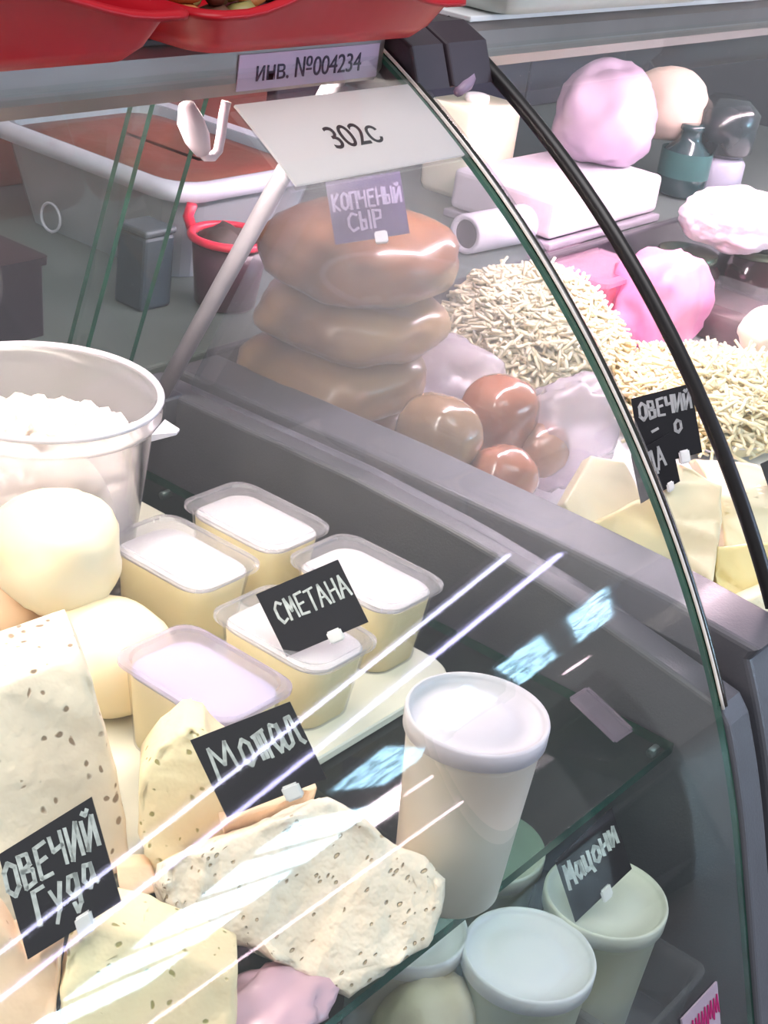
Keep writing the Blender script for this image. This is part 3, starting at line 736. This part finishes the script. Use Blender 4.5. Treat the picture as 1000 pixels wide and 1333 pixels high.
# shredded cheese heaps on white sheets
def shreds(name, label, c, rx, ry, h, n, rgb, seed, power=2):
    rnd = random.Random(seed); bm = bmesh.new()
    core = bmesh.new(); bmesh.ops.create_icosphere(core, subdivisions=3, radius=1)
    for v in core.verts:
        p = v.co.copy(); k = 1 + .15 * noise.noise(p * 2 + Vector((seed, 0, 0)))
        v.co = Vector((c[0] + p.x * rx * .94 * k, c[1] + p.y * ry * .94 * k, c[2] + max(0.001, p.z * h * .93 * k)))
    merge(bm, core)
    for k in range(n):
        a = rnd.uniform(0, 2 * math.pi); t = math.sqrt(rnd.random())
        p = Vector((math.cos(a) * t, math.sin(a) * t, math.sqrt(max(0, 1 - t * t))))
        kk = 1 + .15 * noise.noise(p * 2 + Vector((seed, 0, 0)))
        w = Vector((c[0] + p.x * rx * kk, c[1] + p.y * ry * kk, c[2] + .003 + p.z * h * kk))
        d = Vector((rnd.gauss(0, 1), rnd.gauss(0, 1), rnd.gauss(0, .35))).normalized() * rnd.uniform(.02, .05)
        bend = Vector((rnd.gauss(0, 1), rnd.gauss(0, 1), rnd.uniform(0, 1))) * .008
        tube(bm, [w - d / 2, w + bend, w + d / 2], rnd.uniform(.0016, .0026), 5)
    o = tag(obj(name, bm, mat(name + label[:6], rgb, rough=.5, rgb2=tuple(int(x * .95) for x in rgb), scale=60, sss=.35), None, True), label, 'cheese'); o['kind'] = 'stuff'
    return o
c1 = at(690, 440, .05); shreds('shredded_cheese', 'tall heap of pale shredded cheese behind the smoked stack', (c1.x, c1.y, DBZ + .006), .115, .108, .125, 2600, (255, 240, 202), 5)
c2 = at(925, 505, .03); shreds('shredded_cheese', 'wide low heap of shredded cheese under the second glass edge', (c2.x + .0, c2.y - .0, DBZ + .006), .14, .11, .065, 2400, (255, 238, 194), 9)
def paper(label, c, rx, ry, seed):
    bm = bmesh.new(); n = 48; rings = []
    for t, z in ((.0, 0), (.6, .001), (.92, .004), (1.06, .016), (1.1, .020)):
        rings.append([Vector((c[0] + math.cos(a) * rx * t * (1 + .05 * noise.noise(Vector((math.cos(a) * 2, math.sin(a) * 2, seed)))) if t else c[0] + .001 * math.cos(a),
                              c[1] + math.sin(a) * ry * t if t else c[1] + .001 * math.sin(a), DBZ + .001 + z * (1 + .6 * noise.noise(Vector((math.cos(a) * 3, math.sin(a) * 3, seed))))))
                      for a in [2 * math.pi * k / n for k in range(n)]])
    rings = rings + [[p + Vector((0, 0, .0012)) for p in r] for r in rings[::-1]]
    loft(bm, rings, True, True)
    return tag(obj('paper_sheet', bm, mat('white_sheet', (238, 234, 240), rough=.6, var=.02), None, True), label, 'paper')
paper('white paper sheet under the tall shredded cheese heap', (c1.x, c1.y), .108, .10, 1)
paper('white paper sheet under the wide shredded cheese heap', (c2.x, c2.y), .13, .10, 4)
# film bag in front of the heap
bm = bmesh.new(); blob(bm, at(735, 560, .05), (.07, .05, .055), .25, 2.0, 4, 2, 33, floor=DBZ + .001)
tag(obj('film_bag', bm, clear_mat('bag_film', (244, 240, 244), haze=.42, rough=.25, hazecol=(232, 222, 230)), None, True), 'crumpled milky film bag between smoked heads and shredded heap', 'bag')
bm = bmesh.new(); blob(bm, at(590, 490, .06), (.05, .06, .04), .25, 2.0, 4, 2, 35, floor=DBZ + .001)
tag(obj('film_bag', bm, clear_mat('bag_film', (244, 240, 244)), None, True), 'lilac grey film bag to the right of the smoked stack', 'bag')

# pale cheese triangles in the far case
PT = mat('pale_triangle_cheese', (240, 232, 200), rough=.4, rgb2=(232, 220, 184), scale=10, sss=.2, coat=.2)
PT2 = mat('yellow_triangle_cheese', (242, 230, 170), rough=.4, rgb2=(234, 214, 150), scale=10, sss=.2, coat=.2)
def piece2(label, px, ext, m, seed, bevel=.004):
    bm = bmesh.new(); slab(bm, [at(*p) for p in px], ext, bevel, .001, 3, seed, .0005, floor=DBZ + .0012)
    return tag(obj('cheese_triangle', bm, m, None, True), label, 'cheese', 'pale cheese triangles in the far case')
piece2('pale cheese triangle leaning at the left end of the row', [(735, 655, .055), (770, 592, .085), (815, 600, .085), (838, 650, .06), (800, 690, .04), (750, 690, .035)], (.02, .02, -.02), PT, 51)
piece2('broad pale triangle in front with a wide flat face', [(752, 690, .05), (830, 650, .07), (905, 638, .08), (890, 720, .045), (876, 790, .01), (800, 760, .012)], (.015, .014, -.015), PT2, 52)
piece2('tall cream triangle behind the ОВЕЧИЙ tag', [(850, 640, .09), (880, 602, .11), (940, 632, .10), (938, 700, .06), (926, 775, .02), (895, 760, .02)], (.03, .016, -.02), PT, 53)
piece2('pale triangle farther right with a thin crack', [(905, 596, .09), (985, 602, .09), (1030, 640, .08), (1030, 720, .04), (945, 715, .035), (935, 650, .07)], (.03, .02, -.02), PT, 54)
piece2('yellow triangle at the right photo edge', [(935, 712, .055), (1000, 705, .055), (1040, 720, .05), (1040, 760, .02), (940, 790, .012), (932, 750, .03)], (.03, .02, -.02), PT2, 55)
piece2('lowest pale triangle in the right corner by the ridge', [(950, 790, .03), (1040, 750, .04), (1060, 800, .02), (1000, 822, .004), (975, 815, .006)], (.02, .02, -.01), PT, 56)

# ------------------------------------------------------------------ far case, middle: pink bag, red food tub, jars, white lump
bm = bmesh.new(); blob(bm, at(858, 392, .045), (.068, .055, .066), .16, 2.2, 4, 3.2, 61, floor=DBZ + .001)
tag(obj('pink_bag', bm, mat('pink_bag', (242, 172, 206), rough=.35, rgb2=(236, 138, 186), scale=12, sss=.2), None, True), 'bright pink bag behind the shredded cheese', 'bag')
q = at(752, 345, .07); q.y -= .02
ft = thing('food_box', 'clear plastic box of red food behind the first glass edge', 'container', (q.x, q.y, DBZ))
bm = bmesh.new()
def rq(hx, hy, z, r=.015): return [Vector((q.x + x, q.y + y, z)) for x, y in rrect(hx, hy, r)]
loft(bm, [rq(.050, .046, DBZ + .002), rq(.058, .054, .062)], True, True); obj('red_food', bm, mat('red_food', (196, 110, 118), rough=.5, rgb2=(186, 84, 70), scale=20), ft, True)
bm = bmesh.new(); loft(bm, [rq(.054, .050, DBZ + .001), rq(.064, .06, .072), rq(.068, .064, .072), rq(.068, .064, .076)], True, False); obj('box_body', bm, clear_mat('pink_clear', (246, 226, 240), haze=.3, rough=.1, hazecol=(236, 206, 226)), ft)
bm = bmesh.new(); loft(bm, [rq(.070, .066, .074), rq(.070, .066, .080), rq(.060, .056, .082)], True, True); obj('lid', bm, clear_mat('pink_lid', (246, 226, 240), haze=.34, rough=.1, hazecol=(240, 206, 230)), ft)
def jar(label, c, r, h, m, lidm):
    t = thing('jar', label, 'jar', c, 'jars in the far case')
    bm = bmesh.new(); lathe(bm, [(r * .9, 0), (r, .006), (r, h * .72), (r * .78, h * .84), (r * .78, h * .88)], c, 36, capb=True, capt=True); obj('jar_body', bm, m, t, True)
    bm = bmesh.new(); lathe(bm, [(r * .84, h * .86), (r * .86, h * .87), (r * .86, h * .985), (r * .8, h), (r * .6, h)], c, 36, capb=True, capt=True); obj('lid', bm, lidm, t, True)
DJ = mat('dark_red_jam', (62, 22, 30), rough=.12, coat=.8, var=.2)
jl = mat('dark_green_lid', (84, 96, 78), rough=.25, metal=.6)
p_ = at(908, 352, .05); jar('dark red jam jar under the left half of the white lump', (p_.x, p_.y + .02, DBZ + .001), .05, .085, DJ, jl)
p_ = at(985, 352, .05); jar('dark jam jar with metal lid under the right half of the white lump', (p_.x + .03, p_.y + .02, DBZ + .001), .052, .088, DJ, jl)
p_ = at(960, 400, .03)
ct = thing('clear_food_box', 'clear box of dark food at the right edge before the jars', 'container', (p_.x, p_.y, DBZ))
def rp(hx, hy, z, r=.012): return [Vector((p_.x + x, p_.y + y, z)) for x, y in rrect(hx, hy, r)]
bm = bmesh.new(); loft(bm, [rp(.05, .05, DBZ + .002), rp(.058, .056, .03)]); obj('dark_food', bm, mat('dark_food', (92, 58, 62), rough=.5, var=.2, scale=40), ct, True)
bm = bmesh.new(); loft(bm, [rp(.054, .054, DBZ + .001), rp(.064, .062, .044), rp(.067, .065, .046)], True, True); obj('box_shell', bm, CLEAR, ct)
bm = bmesh.new(); blob(bm, at(960, 285, .118), (.085, .072, .040), .12, 2.4, 5, 2.6, 63)
tag(obj('curd_lump', bm, mat('pink_white_curd', (248, 230, 240), rough=.6, var=.05, sss=.2, bump=.4, bscale=60), None, True), 'lumpy pinkish white curd cheese resting on the dark jars', 'cheese')
bm = bmesh.new(); blob(bm, at(1000, 432, .055), (.05, .032, .03), .1, 2, 4, 2.2, 64)
tag(obj('curd_lump', bm, mat('cream_curd', (246, 236, 224), rough=.6, sss=.2), None, True), 'small cream lump at the right edge on the clear box', 'cheese')

# ------------------------------------------------------------------ seller's worktop behind the cases and what stands on it
WZ = .08
bm = bmesh.new(); box(bm, (-.6, 1.012, WZ - .04), (2.9, 2.0, WZ), .003)
bm2 = bmesh.new(); box(bm2, (-.55, 1.05, -1.02), (2.85, 1.95, WZ - .041), .003)
wt = thing('worktop', 'grey green worktop behind the display cases', 'counter', (1.1, 1.5, -1.02))
obj('counter_top', bm, mat('grey_green_top', (96, 106, 104), rough=.35, var=.05, scale=3), wt); obj('counter_body', bm2, DGREY, wt)
# big translucent tub
k0 = at(235, 243, .2)
lt = thing('storage_tub', 'big translucent blue grey storage tub behind the sliding glass doors', 'container', (k0.x + .1, k0.y + .15, WZ))
hx, hy = .135, .17; ccx, ccy = k0.x + hx - .012, k0.y + hy - .012
def rt(i, z, r=.04): return [Vector((ccx + x, ccy + y, z)) for x, y in rrect(hx - i, hy - i, r)]
BLUEC = clear_mat('tub_plastic', (206, 220, 228), haze=.62, rough=.15, hazecol=(216, 228, 238))
bm = bmesh.new(); loft(bm, [rt(.035, WZ + .001), rt(.012, .185), rt(.012, .2), rt(.016, .2), rt(.038, WZ + .004)], True, True); ltb = obj('tub_body', bm, BLUEC, lt)
bm = bmesh.new(); loft(bm, [rt(.008, .183), rt(-.004, .184), rt(-.005, .2), rt(.004, .204), rt(.012, .2)], False, False); obj('tub_rim', bm, mat('tub_rim', (206, 206, 222), rough=.3), ltb, True)
bm = bmesh.new(); pc = atx(66, 283, ccx - hx + .019)
tube(bm, [pc + Vector((0, .017 * math.cos(a), .017 * math.sin(a))) for a in [2 * math.pi * k / 24 for k in range(24)]], .0018, 6, closed=True); obj('embossed_ring', bm, mat('tub_rim', (206, 206, 222)), ltb, True)
bm = bmesh.new(); loft(bm, [rt(.037, WZ + .006), rt(.017, .188), rt(.06, .196), rt(.10, .192)], True, True); tag(obj('brown_food', bm, mat('brown_food', (132, 66, 58), rough=.5, rgb2=(112, 70, 58), scale=14, bump=.4, bscale=40), None, True), 'reddish brown food filling the big storage tub', 'food')
# dark slate box, black box
p_ = at(185, 395, WZ)
bm = bmesh.new(); box(bm, (p_.x - .022, p_.y - .022, WZ), (p_.x + .022, p_.y + .022, WZ + .082), .004)
t = thing('slate_box', 'dark slate blue box between the storage tub and the red rimmed pail', 'box', (p_.x, p_.y, WZ)); obj('box_body', bm, mat('slate', (52, 66, 76), rough=.4), t)
bm = bmesh.new(); box(bm, (p_.x - .023, p_.y - .023, WZ + .082), (p_.x + .023, p_.y + .023, WZ + .09), .003); obj('lid', bm, mat('slate_lid', (74, 84, 92), rough=.4), t)
p_ = at(8, 425, WZ + .01)
t = thing('black_box', 'black plastic box at the left edge above the bucket', 'box', (p_.x, p_.y, WZ))
bm = bmesh.new(); loft(bm, [[Vector((p_.x + x, p_.y + y + .02, z)) for x, y in rrect(.035 * s, .04 * s, .006)] for s, z in ((1, WZ + .0005), (.92, WZ + .075))]); obj('box_body', bm, mat('black_box', (40, 36, 46), rough=.3), t)
bm = bmesh.new(); loft(bm, [[Vector((p_.x + x, p_.y + y + .02, z)) for x, y in rrect(.036, .04, .006)] for z in (WZ + .075, WZ + .083)]); obj('lid', bm, mat('black_box', (40, 36, 46)), t)
# red rimmed dark pail
p_ = at(300, 302, .158); p_.y -= .012; p_.x -= .012
t = thing('dark_pail', 'small dark pail with a red rim behind the slanted post', 'pail', (p_.x, p_.y, WZ))
bm = bmesh.new(); lathe(bm, [(.031, 0), (.034, .004), (.042, .076), (.040, .076), (.037, .050), (.004, .052)], (p_.x, p_.y, WZ + .0005), 40, capb=True, capt=True); pb = obj('pail_body', bm, mat('dark_pail', (70, 44, 56), rough=.3), t, True)
bm = bmesh.new(); tube(bm, [(p_.x + .043 * math.cos(a), p_.y + .043 * math.sin(a), WZ + .078) for a in [2 * math.pi * k / 40 for k in range(40)]], .0048, 8, closed=True); obj('red_rim', bm, mat('red_rim', (216, 44, 74), rough=.3), pb, True)
for s, a in ((1, 110), (1, -45)):
    a = math.radians(a); bm = bmesh.new(); b0 = Vector((p_.x + .044 * math.cos(a), p_.y + .044 * math.sin(a), WZ + .078))
    tube(bm, [b0 + Vector((0, 0, -.006)), b0 + Vector((.008 * math.cos(a), .008 * math.sin(a), .012)), b0 + Vector((.004 * math.cos(a), .004 * math.sin(a), .026))], .006, 8); obj('red_ear', bm, mat('red_rim', (216, 44, 74)), pb, True)
bm = bmesh.new(); blob(bm, (p_.x - .008, p_.y + .002, WZ + .072), (.026, .026, .02), .3, 2, 3, 2, 71); obj('dark_contents', bm, mat('dark_contents', (66, 52, 50), rough=.6), t, True)
bm = bmesh.new(); box(bm, (1.12, 1.035, WZ), (1.32, 1.105, WZ + .012), .003)
tag(obj('chopping_board', bm, mat('pale_board', (206, 198, 208), rough=.5)), 'pale lilac flat board on the worktop under the dark pail', 'board') if False else bm.free()

# wooden cabinet and dark cabinet behind
t = thing('wooden_cabinet', 'reddish brown wooden cabinet standing behind the storage tub', 'cabinet', (1.35, 1.62, WZ))
for i in range(4):
    bm = bmesh.new(); box(bm, (.9 + i * .215, 1.56, WZ + .001), (.9 + i * .215 + .213, 1.60, .46), .003); obj('plank', bm, mat('red_brown_wood', (124, 66, 56), rough=.45, rgb2=(98, 50, 46), scale=7), t)
bm = bmesh.new(); box(bm, (.9, 1.601, WZ + .001), (1.76, 1.85, .46), .003); obj('cabinet_body', bm, mat('red_brown_wood', (124, 66, 56)), t)
t = thing('dark_cabinet', 'dark blue grey cabinet behind the far case', 'cabinet', (2.3, 1.62, WZ))
for i in range(3):
    bm = bmesh.new(); box(bm, (1.78 + i * .35, 1.56, WZ + .001), (1.78 + i * .35 + .345, 1.6, .5), .004); obj('door_panel', bm, mat('dark_cab', (50, 50, 62), rough=.4), t)
bm = bmesh.new(); box(bm, (1.78, 1.601, WZ + .001), (2.82, 1.85, .5), .004); obj('cabinet_body', bm, mat('dark_cab', (50, 50, 62)), t)

# cream canister
p_ = at(603, 247, WZ)
t = thing('cream_canister', 'bright cream plastic canister behind the roll of paper', 'canister', (p_.x, p_.y, WZ))
bm = bmesh.new()
loft(bm, [[Vector((p_.x + x * s, p_.y + y * s, z)) for x, y in rrect(.062, .045, .016)] for s, z in ((.90, WZ + .001), (.97, WZ + .01), (1.0, WZ + .05), (1.0, WZ + .125), (.95, WZ + .131))]); obj('canister_body', bm, mat('cream_canister', (255, 246, 222), rough=.4, sss=.3, var=.02), t, True)
bm = bmesh.new(); lathe(bm, [(.018, 0), (.018, .010), (.014, .012)], (p_.x, p_.y, WZ + .130), 24, capb=True, capt=True); obj('cap', bm, WHITE, t, True)
# roll of film
p_ = at(607, 297, .115); q_ = p_ + Vector((.12, -.01, 0))
t = thing('paper_roll', 'white paper roll with dark open core lying on the worktop', 'roll', (p_.x, p_.y, WZ))
bm = bmesh.new(); R0, r0 = .026, .019
ax = (q_ - p_).normalized(); n1 = Vector((0, 0, 1)); n2 = ax.cross(n1)
def rg(c, r): return [c + r * (math.cos(a) * n1 + math.sin(a) * n2) for a in [2 * math.pi * k / 32 for k in range(32)]]
p_.z = q_.z = WZ + R0 + .001
loft(bm, [rg(p_ + ax * .02, r0), rg(p_, r0), rg(p_, R0), rg(q_, R0)], False, True); obj('paper', bm, mat('roll_paper', (236, 230, 242), rough=.6), t, True)
bm = bmesh.new(); loft(bm, [rg(p_ + ax * .004, r0 * .99), rg(p_ + ax * .018, r0 * .99)], True, True); obj('core', bm, mat('roll_core', (84, 74, 88), rough=.7), t)
# white tray slab and solid lumps on it in place of glass reflections
p_ = at(775, 240, .15); p_.y = max(p_.y, 1.09)
t = thing('white_crate', 'white plastic crate behind the black glass edge of the far case', 'crate', (p_.x, p_.y, WZ))
bm = bmesh.new(); box(bm, (p_.x - .13, p_.y - .07, WZ + .014), (p_.x + .16, p_.y + .10, .15), .008, 3); obj('crate_body', bm, mat('white_crate', (216, 208, 218), rough=.45), t)
bm = bmesh.new(); box(bm, (p_.x - .135, p_.y - .075, WZ + .001), (p_.x + .165, p_.y + .105, WZ + .012), .003); obj('crate_foot', bm, mat('crate_foot', (150, 144, 156), rough=.4), t)
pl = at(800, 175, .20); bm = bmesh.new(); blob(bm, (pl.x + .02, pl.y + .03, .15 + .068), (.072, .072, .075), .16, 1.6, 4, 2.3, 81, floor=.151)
tag(obj('lilac_reflection_lump', bm, mat('lilac_reflection', (206, 180, 202), rough=.35, rgb2=(186, 160, 188), scale=9, coat=.4), None, True), 'lilac round lump on the white crate in place of a reflection in the glass', 'bundle')
pl = at(872, 128, .215); bm = bmesh.new(); blob(bm, (pl.x, pl.y, .151 + .056), (.062, .062, .056), .08, 1.4, 4, 2.2, 82, floor=.151)  # second lump, tan, added for a skin-toned reflection in the glass
tag(obj('tan_reflection_lump', bm, mat('tan_reflection', (226, 204, 188), rough=.5, sss=.15), None, True), 'tan round lump beside the lilac one in place of a reflection under the top profile', 'cheese')
# clear wedge box with teal bottle
p_ = at(870, 225, .12)
t = thing('dark_bottle', 'dark teal squat glass bottle behind the white curd lump', 'bottle', (p_.x + .05, p_.y, WZ))
bm = bmesh.new(); lathe(bm, [(.036, 0), (.04, .005), (.04, .065), (.018, .085), (.016, .10), (.019, .102), (.019, .11), (.013, .111)], (p_.x + .05, p_.y, WZ + .001), 32, capb=True, capt=True); obj('bottle_glass', bm, mat('teal_glass', (36, 62, 66), rough=.12, coat=.8), t, True)
bm = bmesh.new(); lathe(bm, [(.0405, .03), (.0405, .07)], (p_.x + .05, p_.y, WZ + .001), 32, capb=False); obj('teal_glint', bm, mat('bottle_glint', (48, 92, 90), rough=.4), t, True)  # teal glint on the bottle put in as a coloured band
p_ = at(988, 225, .13); p_.y = 1.065
t = thing('grey_jar', 'grey lidded dark jar at the right photo edge behind the white lump', 'jar', (p_.x, p_.y, WZ))
bm = bmesh.new(); lathe(bm, [(.04, 0), (.045, .005), (.045, .05), (.038, .06)], (p_.x, p_.y, WZ + .001), 32, capb=True, capt=True); obj('lid_grey', bm, mat('jar_grey', (166, 164, 182), rough=.3), t, True)
bm = bmesh.new(); lathe(bm, [(.036, .06), (.05, .07), (.052, .13), (.03, .15)], (p_.x, p_.y, WZ + .001), 32, capb=True, capt=True); obj('jar_body', bm, mat('jar_dark', (34, 44, 48), rough=.2, coat=.5), t, True)

# hanging white plug under the profile
t = thing('hanging_cable', 'white cable plug looped down from under the aluminium profile', 'cable', aty(270, 140, .752))
bm = bmesh.new(); tube(bm, [aty(x, y, .752) for x, y in ((243, 136), (248, 158), (256, 178), (264, 197))], [.0055, .0095, .0095, .006], 12); obj('plug', bm, mat('plug_white', (222, 204, 220), rough=.4), t, True)
bm = bmesh.new(); tube(bm, [aty(x, y, .752) for x, y in ((262, 196), (268, 204), (277, 204), (284, 196), (288, 175), (291, 150), (295, 132))], .0036, 10); obj('wire', bm, mat('plug_white', (222, 204, 220)), t, True)

# ------------------------------------------------------------------ red trays on the near case, pale trays on the far case
TZ = .469
RED = mat('red_tray_plastic', (178, 4, 26), rough=.38, rgb2=(164, 2, 22), scale=4, spec=.3)
def tray(name, label, x0, x1, y0, y1, m, hz, wav, lip=.012):
    t = thing(name, label, 'tray', ((x0 + x1) / 2, (y0 + y1) / 2, TZ))
    cx, cy = (x0 + x1) / 2, (y0 + y1) / 2; hx, hy = (x1 - x0) / 2, (y1 - y0) / 2
    def rg(i, z, wv=0):
        out = []
        base = rrect(hx - i, hy - i, .02, 6)
        pts = []
        for k, p in enumerate(base):                     # finer along the long sides
            q = base[(k + 1) % len(base)]
            nn = 14 if (Vector(p) - Vector(q)).length > .05 else 1
            for s in range(nn): pts.append((p[0] + (q[0] - p[0]) * s / nn, p[1] + (q[1] - p[1]) * s / nn))
        for x, y in pts:
            u = abs(x) / hx
            zz = z + wv * (.5 + .5 * math.cos(math.pi * min(1, u * 1.25)))
            out.append(Vector((cx + x, cy + y, zz)))
        return out
    bm = bmesh.new(); loft(bm, [rg(.020, TZ + .001), rg(.012, TZ + .010), rg(.004, TZ + hz, wav), rg(-lip * .4, TZ + hz + .003, wav), rg(-lip, TZ + hz + .001, wav), rg(-lip, TZ + hz + .004, wav), rg(-lip * .3, TZ + hz + .0065, wav), rg(.007, TZ + hz, wav), rg(.015, TZ + .012), rg(.023, TZ + .004)], True, True)
    obj('tray_body', bm, m, t, True)
    return t
def edge_x(px, py, z=TZ): return aty(px, py, .75).x
tray('serving_tray', 'left wavy edged red plastic tray on top of the near case', .40, .676, .668, .875, RED, .028, .018, .006)
tray('serving_tray', 'right wavy edged red plastic tray on top of the near case', .690, .958, .668, .875, RED, .026, .020, .006)
DF = [mat('dried_apricot', (176, 112, 60), rough=.5, sss=.1), mat('dried_raisin', (92, 58, 44), rough=.5), mat('dried_kiwi', (150, 140, 84), rough=.5), mat('dried_prune', (88, 44, 52), rough=.4)]
def fruits(x0, x1, label, group, n, sd):
    rnd = random.Random(sd); src = []
    for i in range(4):
        bm = bmesh.new(); blob(bm, (0, 0, 0), (.014, .012, .008), .3, 1.6, 2, 2, sd + i)
        src.append(obj('dried_fruit', bm, DF[i], None, True)); used = [False] * 4
    first = set()
    for k in range(n):
        i = k % 4
        o = src[i] if i not in first else src[i].copy()
        if i in first: COL.objects.link(o)
        first.add(i)
        lay = k // 24
        kk = k % 24
        o.location = (x0 + (x1 - x0) * ((kk % 8) + .5) / 8 + rnd.uniform(-.003, .003), .735 + (kk // 8) * .046 + rnd.uniform(-.005, .005), TZ + .013 + lay * .0155 + rnd.uniform(0, .002))
        o.rotation_euler = (rnd.uniform(-.4, .4), rnd.uniform(-.4, .4), rnd.uniform(0, 6))
        kind = ('orange brown dried apricot', 'dark brown raisin clump', 'olive green dried kiwi', 'dark plum coloured prune')[i]
        tag(o, kind + ' ' + label, 'dried fruit', kind + 's ' + group)
fruits(.43, .655, 'heaped in the left red tray', 'in the left red tray', 48, 90)
fruits(.725, .94, 'heaped in the right red tray', 'in the right red tray', 48, 95)
PALE = mat('pale_tray_plastic', (206, 212, 206), rough=.4, var=.03)
tray('pale_tray', 'pale green white tray on top of the far case next to the red one', 1.085, 1.47, .71, .95, PALE, .040, .004, .004)
tray('pale_tray', 'pale green white tray at the right end above the far case', 1.485, 1.95, .71, .95, PALE, .040, .004, .004)

# ------------------------------------------------------------------ hall lamps that the front glass mirrors
def tube_lamp(label, a, b, strength, rgb, r=.011):
    a = Vector(a); b = Vector(b)
    t = thing('tube_lamp', label, 'lamp', (a + b) / 2, 'long tube lamps hung from the hall roof')
    d = (b - a).normalized()
    bm = bmesh.new(); tube(bm, [a, b], r, 12); obj('tube', bm, emit_mat('tube_light', rgb, strength), t, True)
    s = Vector((0, 0, 1)).cross(d).normalized()
    bm = bmesh.new(); lo = [a + s * .05 + Vector((0, 0, r + .006)), a - s * .05 + Vector((0, 0, r + .006)), b - s * .05 + Vector((0, 0, r + .006)), b + s * .05 + Vector((0, 0, r + .006))]
    loft(bm, [lo, [p + Vector((0, 0, .04)) for p in lo]]); hs = obj('housing', bm, WHITE, t)
    for p in (a.lerp(b, .15), a.lerp(b, .85)):
        bm = bmesh.new(); tube(bm, [p + Vector((0, 0, r + .046)), p + Vector((0, 0, 1.0))], .004, 6); obj('hanger', bm, STEEL, hs)
tube_lamp('first long bluish tube lamp mirrored as a line over the cheese', (2.35, -3.70, 1.6), (4.12, -1.93, 1.6), 34, (214, 214, 255))
tube_lamp('second long bluish tube lamp mirrored as a lower parallel line', (2.75, -4.75, 1.6), (4.80, -2.30, 1.6), 34, (200, 196, 255), .015)
PN = emit_mat('panel_light', (176, 226, 255), 18, speckle=16); PN2 = emit_mat('panel_light_strong', (186, 230, 255), 42, speckle=12)
u0 = Vector((4.55, -7.45, 1.6)); dirp = Vector((.654, .757, 0)).normalized(); sid = Vector((0, 0, 1)).cross(dirp)
ORD = ('first', 'second', 'third', 'fourth', 'fifth', 'sixth', 'seventh', 'eighth', 'last')
for kp, (s0, s1, of) in enumerate(((.17, .595, 0), (.70, 1.05, .08), (1.11, 1.51, .1), (1.55, 1.877, 0), (1.92, 2.22, .05), (2.43, 2.86, .7), (2.985, 3.35, .7), (3.46, 3.80, .4), (3.92, 4.24, .2))):
    a = u0 + dirp * s0 + sid * of; b = u0 + dirp * s1 + sid * of
    t = thing('panel_lamp', ORD[kp] + ' blue white panel lamp of the mirrored row, counted from lower left', 'lamp', (a + b) / 2, 'row of panel lamps in the hall')
    w = 1.35 if kp < 5 else .9
    a, b = a.lerp(b, .08), b.lerp(a, .08)
    for nm, z0, z1, i, mm in (('diffuser', 0, .01, 0, PN2 if kp < 5 else PN), ('housing', .012, .06, -.015, WHITE)):
        lo = [p + Vector((0, 0, z0)) for p in (a - sid * (w - i), b - sid * (w - i), b + sid * (w - i), a + sid * (w - i))]
        bm = bmesh.new(); loft(bm, [lo, [p + Vector((0, 0, z1 - z0)) for p in lo]]); obj(nm, bm, mm, t)
# light strip on the shelf unit across the aisle
t = thing('aisle_shelf', 'pale shelf unit across the aisle with a light strip along its edge', 'shelf unit', (2.2, -1.8, -1.02))
for z in (-.9, -.3, .34):
    bm = bmesh.new(); box(bm, (1.2, -2.0, z), (3.4, -1.63, z + .02), .002); obj('shelf_board', bm, mat('aisle_grey', (120, 112, 118), rough=.5), t)
for x in (1.2, 2.3, 3.38):
    bm = bmesh.new(); box(bm, (x, -2.0, -1.025), (x + .02, -1.64, .5), .002); obj('upright', bm, mat('aisle_grey', (120, 112, 118)), t)
for xa, xb, z, s in ((1.45, 2.95, .316, 30), (2.50, 2.77, .515, 24), (3.25, 3.36, .585, 24)):
    bm = bmesh.new(); box(bm, (xa, -1.628, z - .003), (xb, -1.60, z + .003), .002); obj('light_strip', bm, emit_mat('strip_light', (255, 226, 240), s), t)
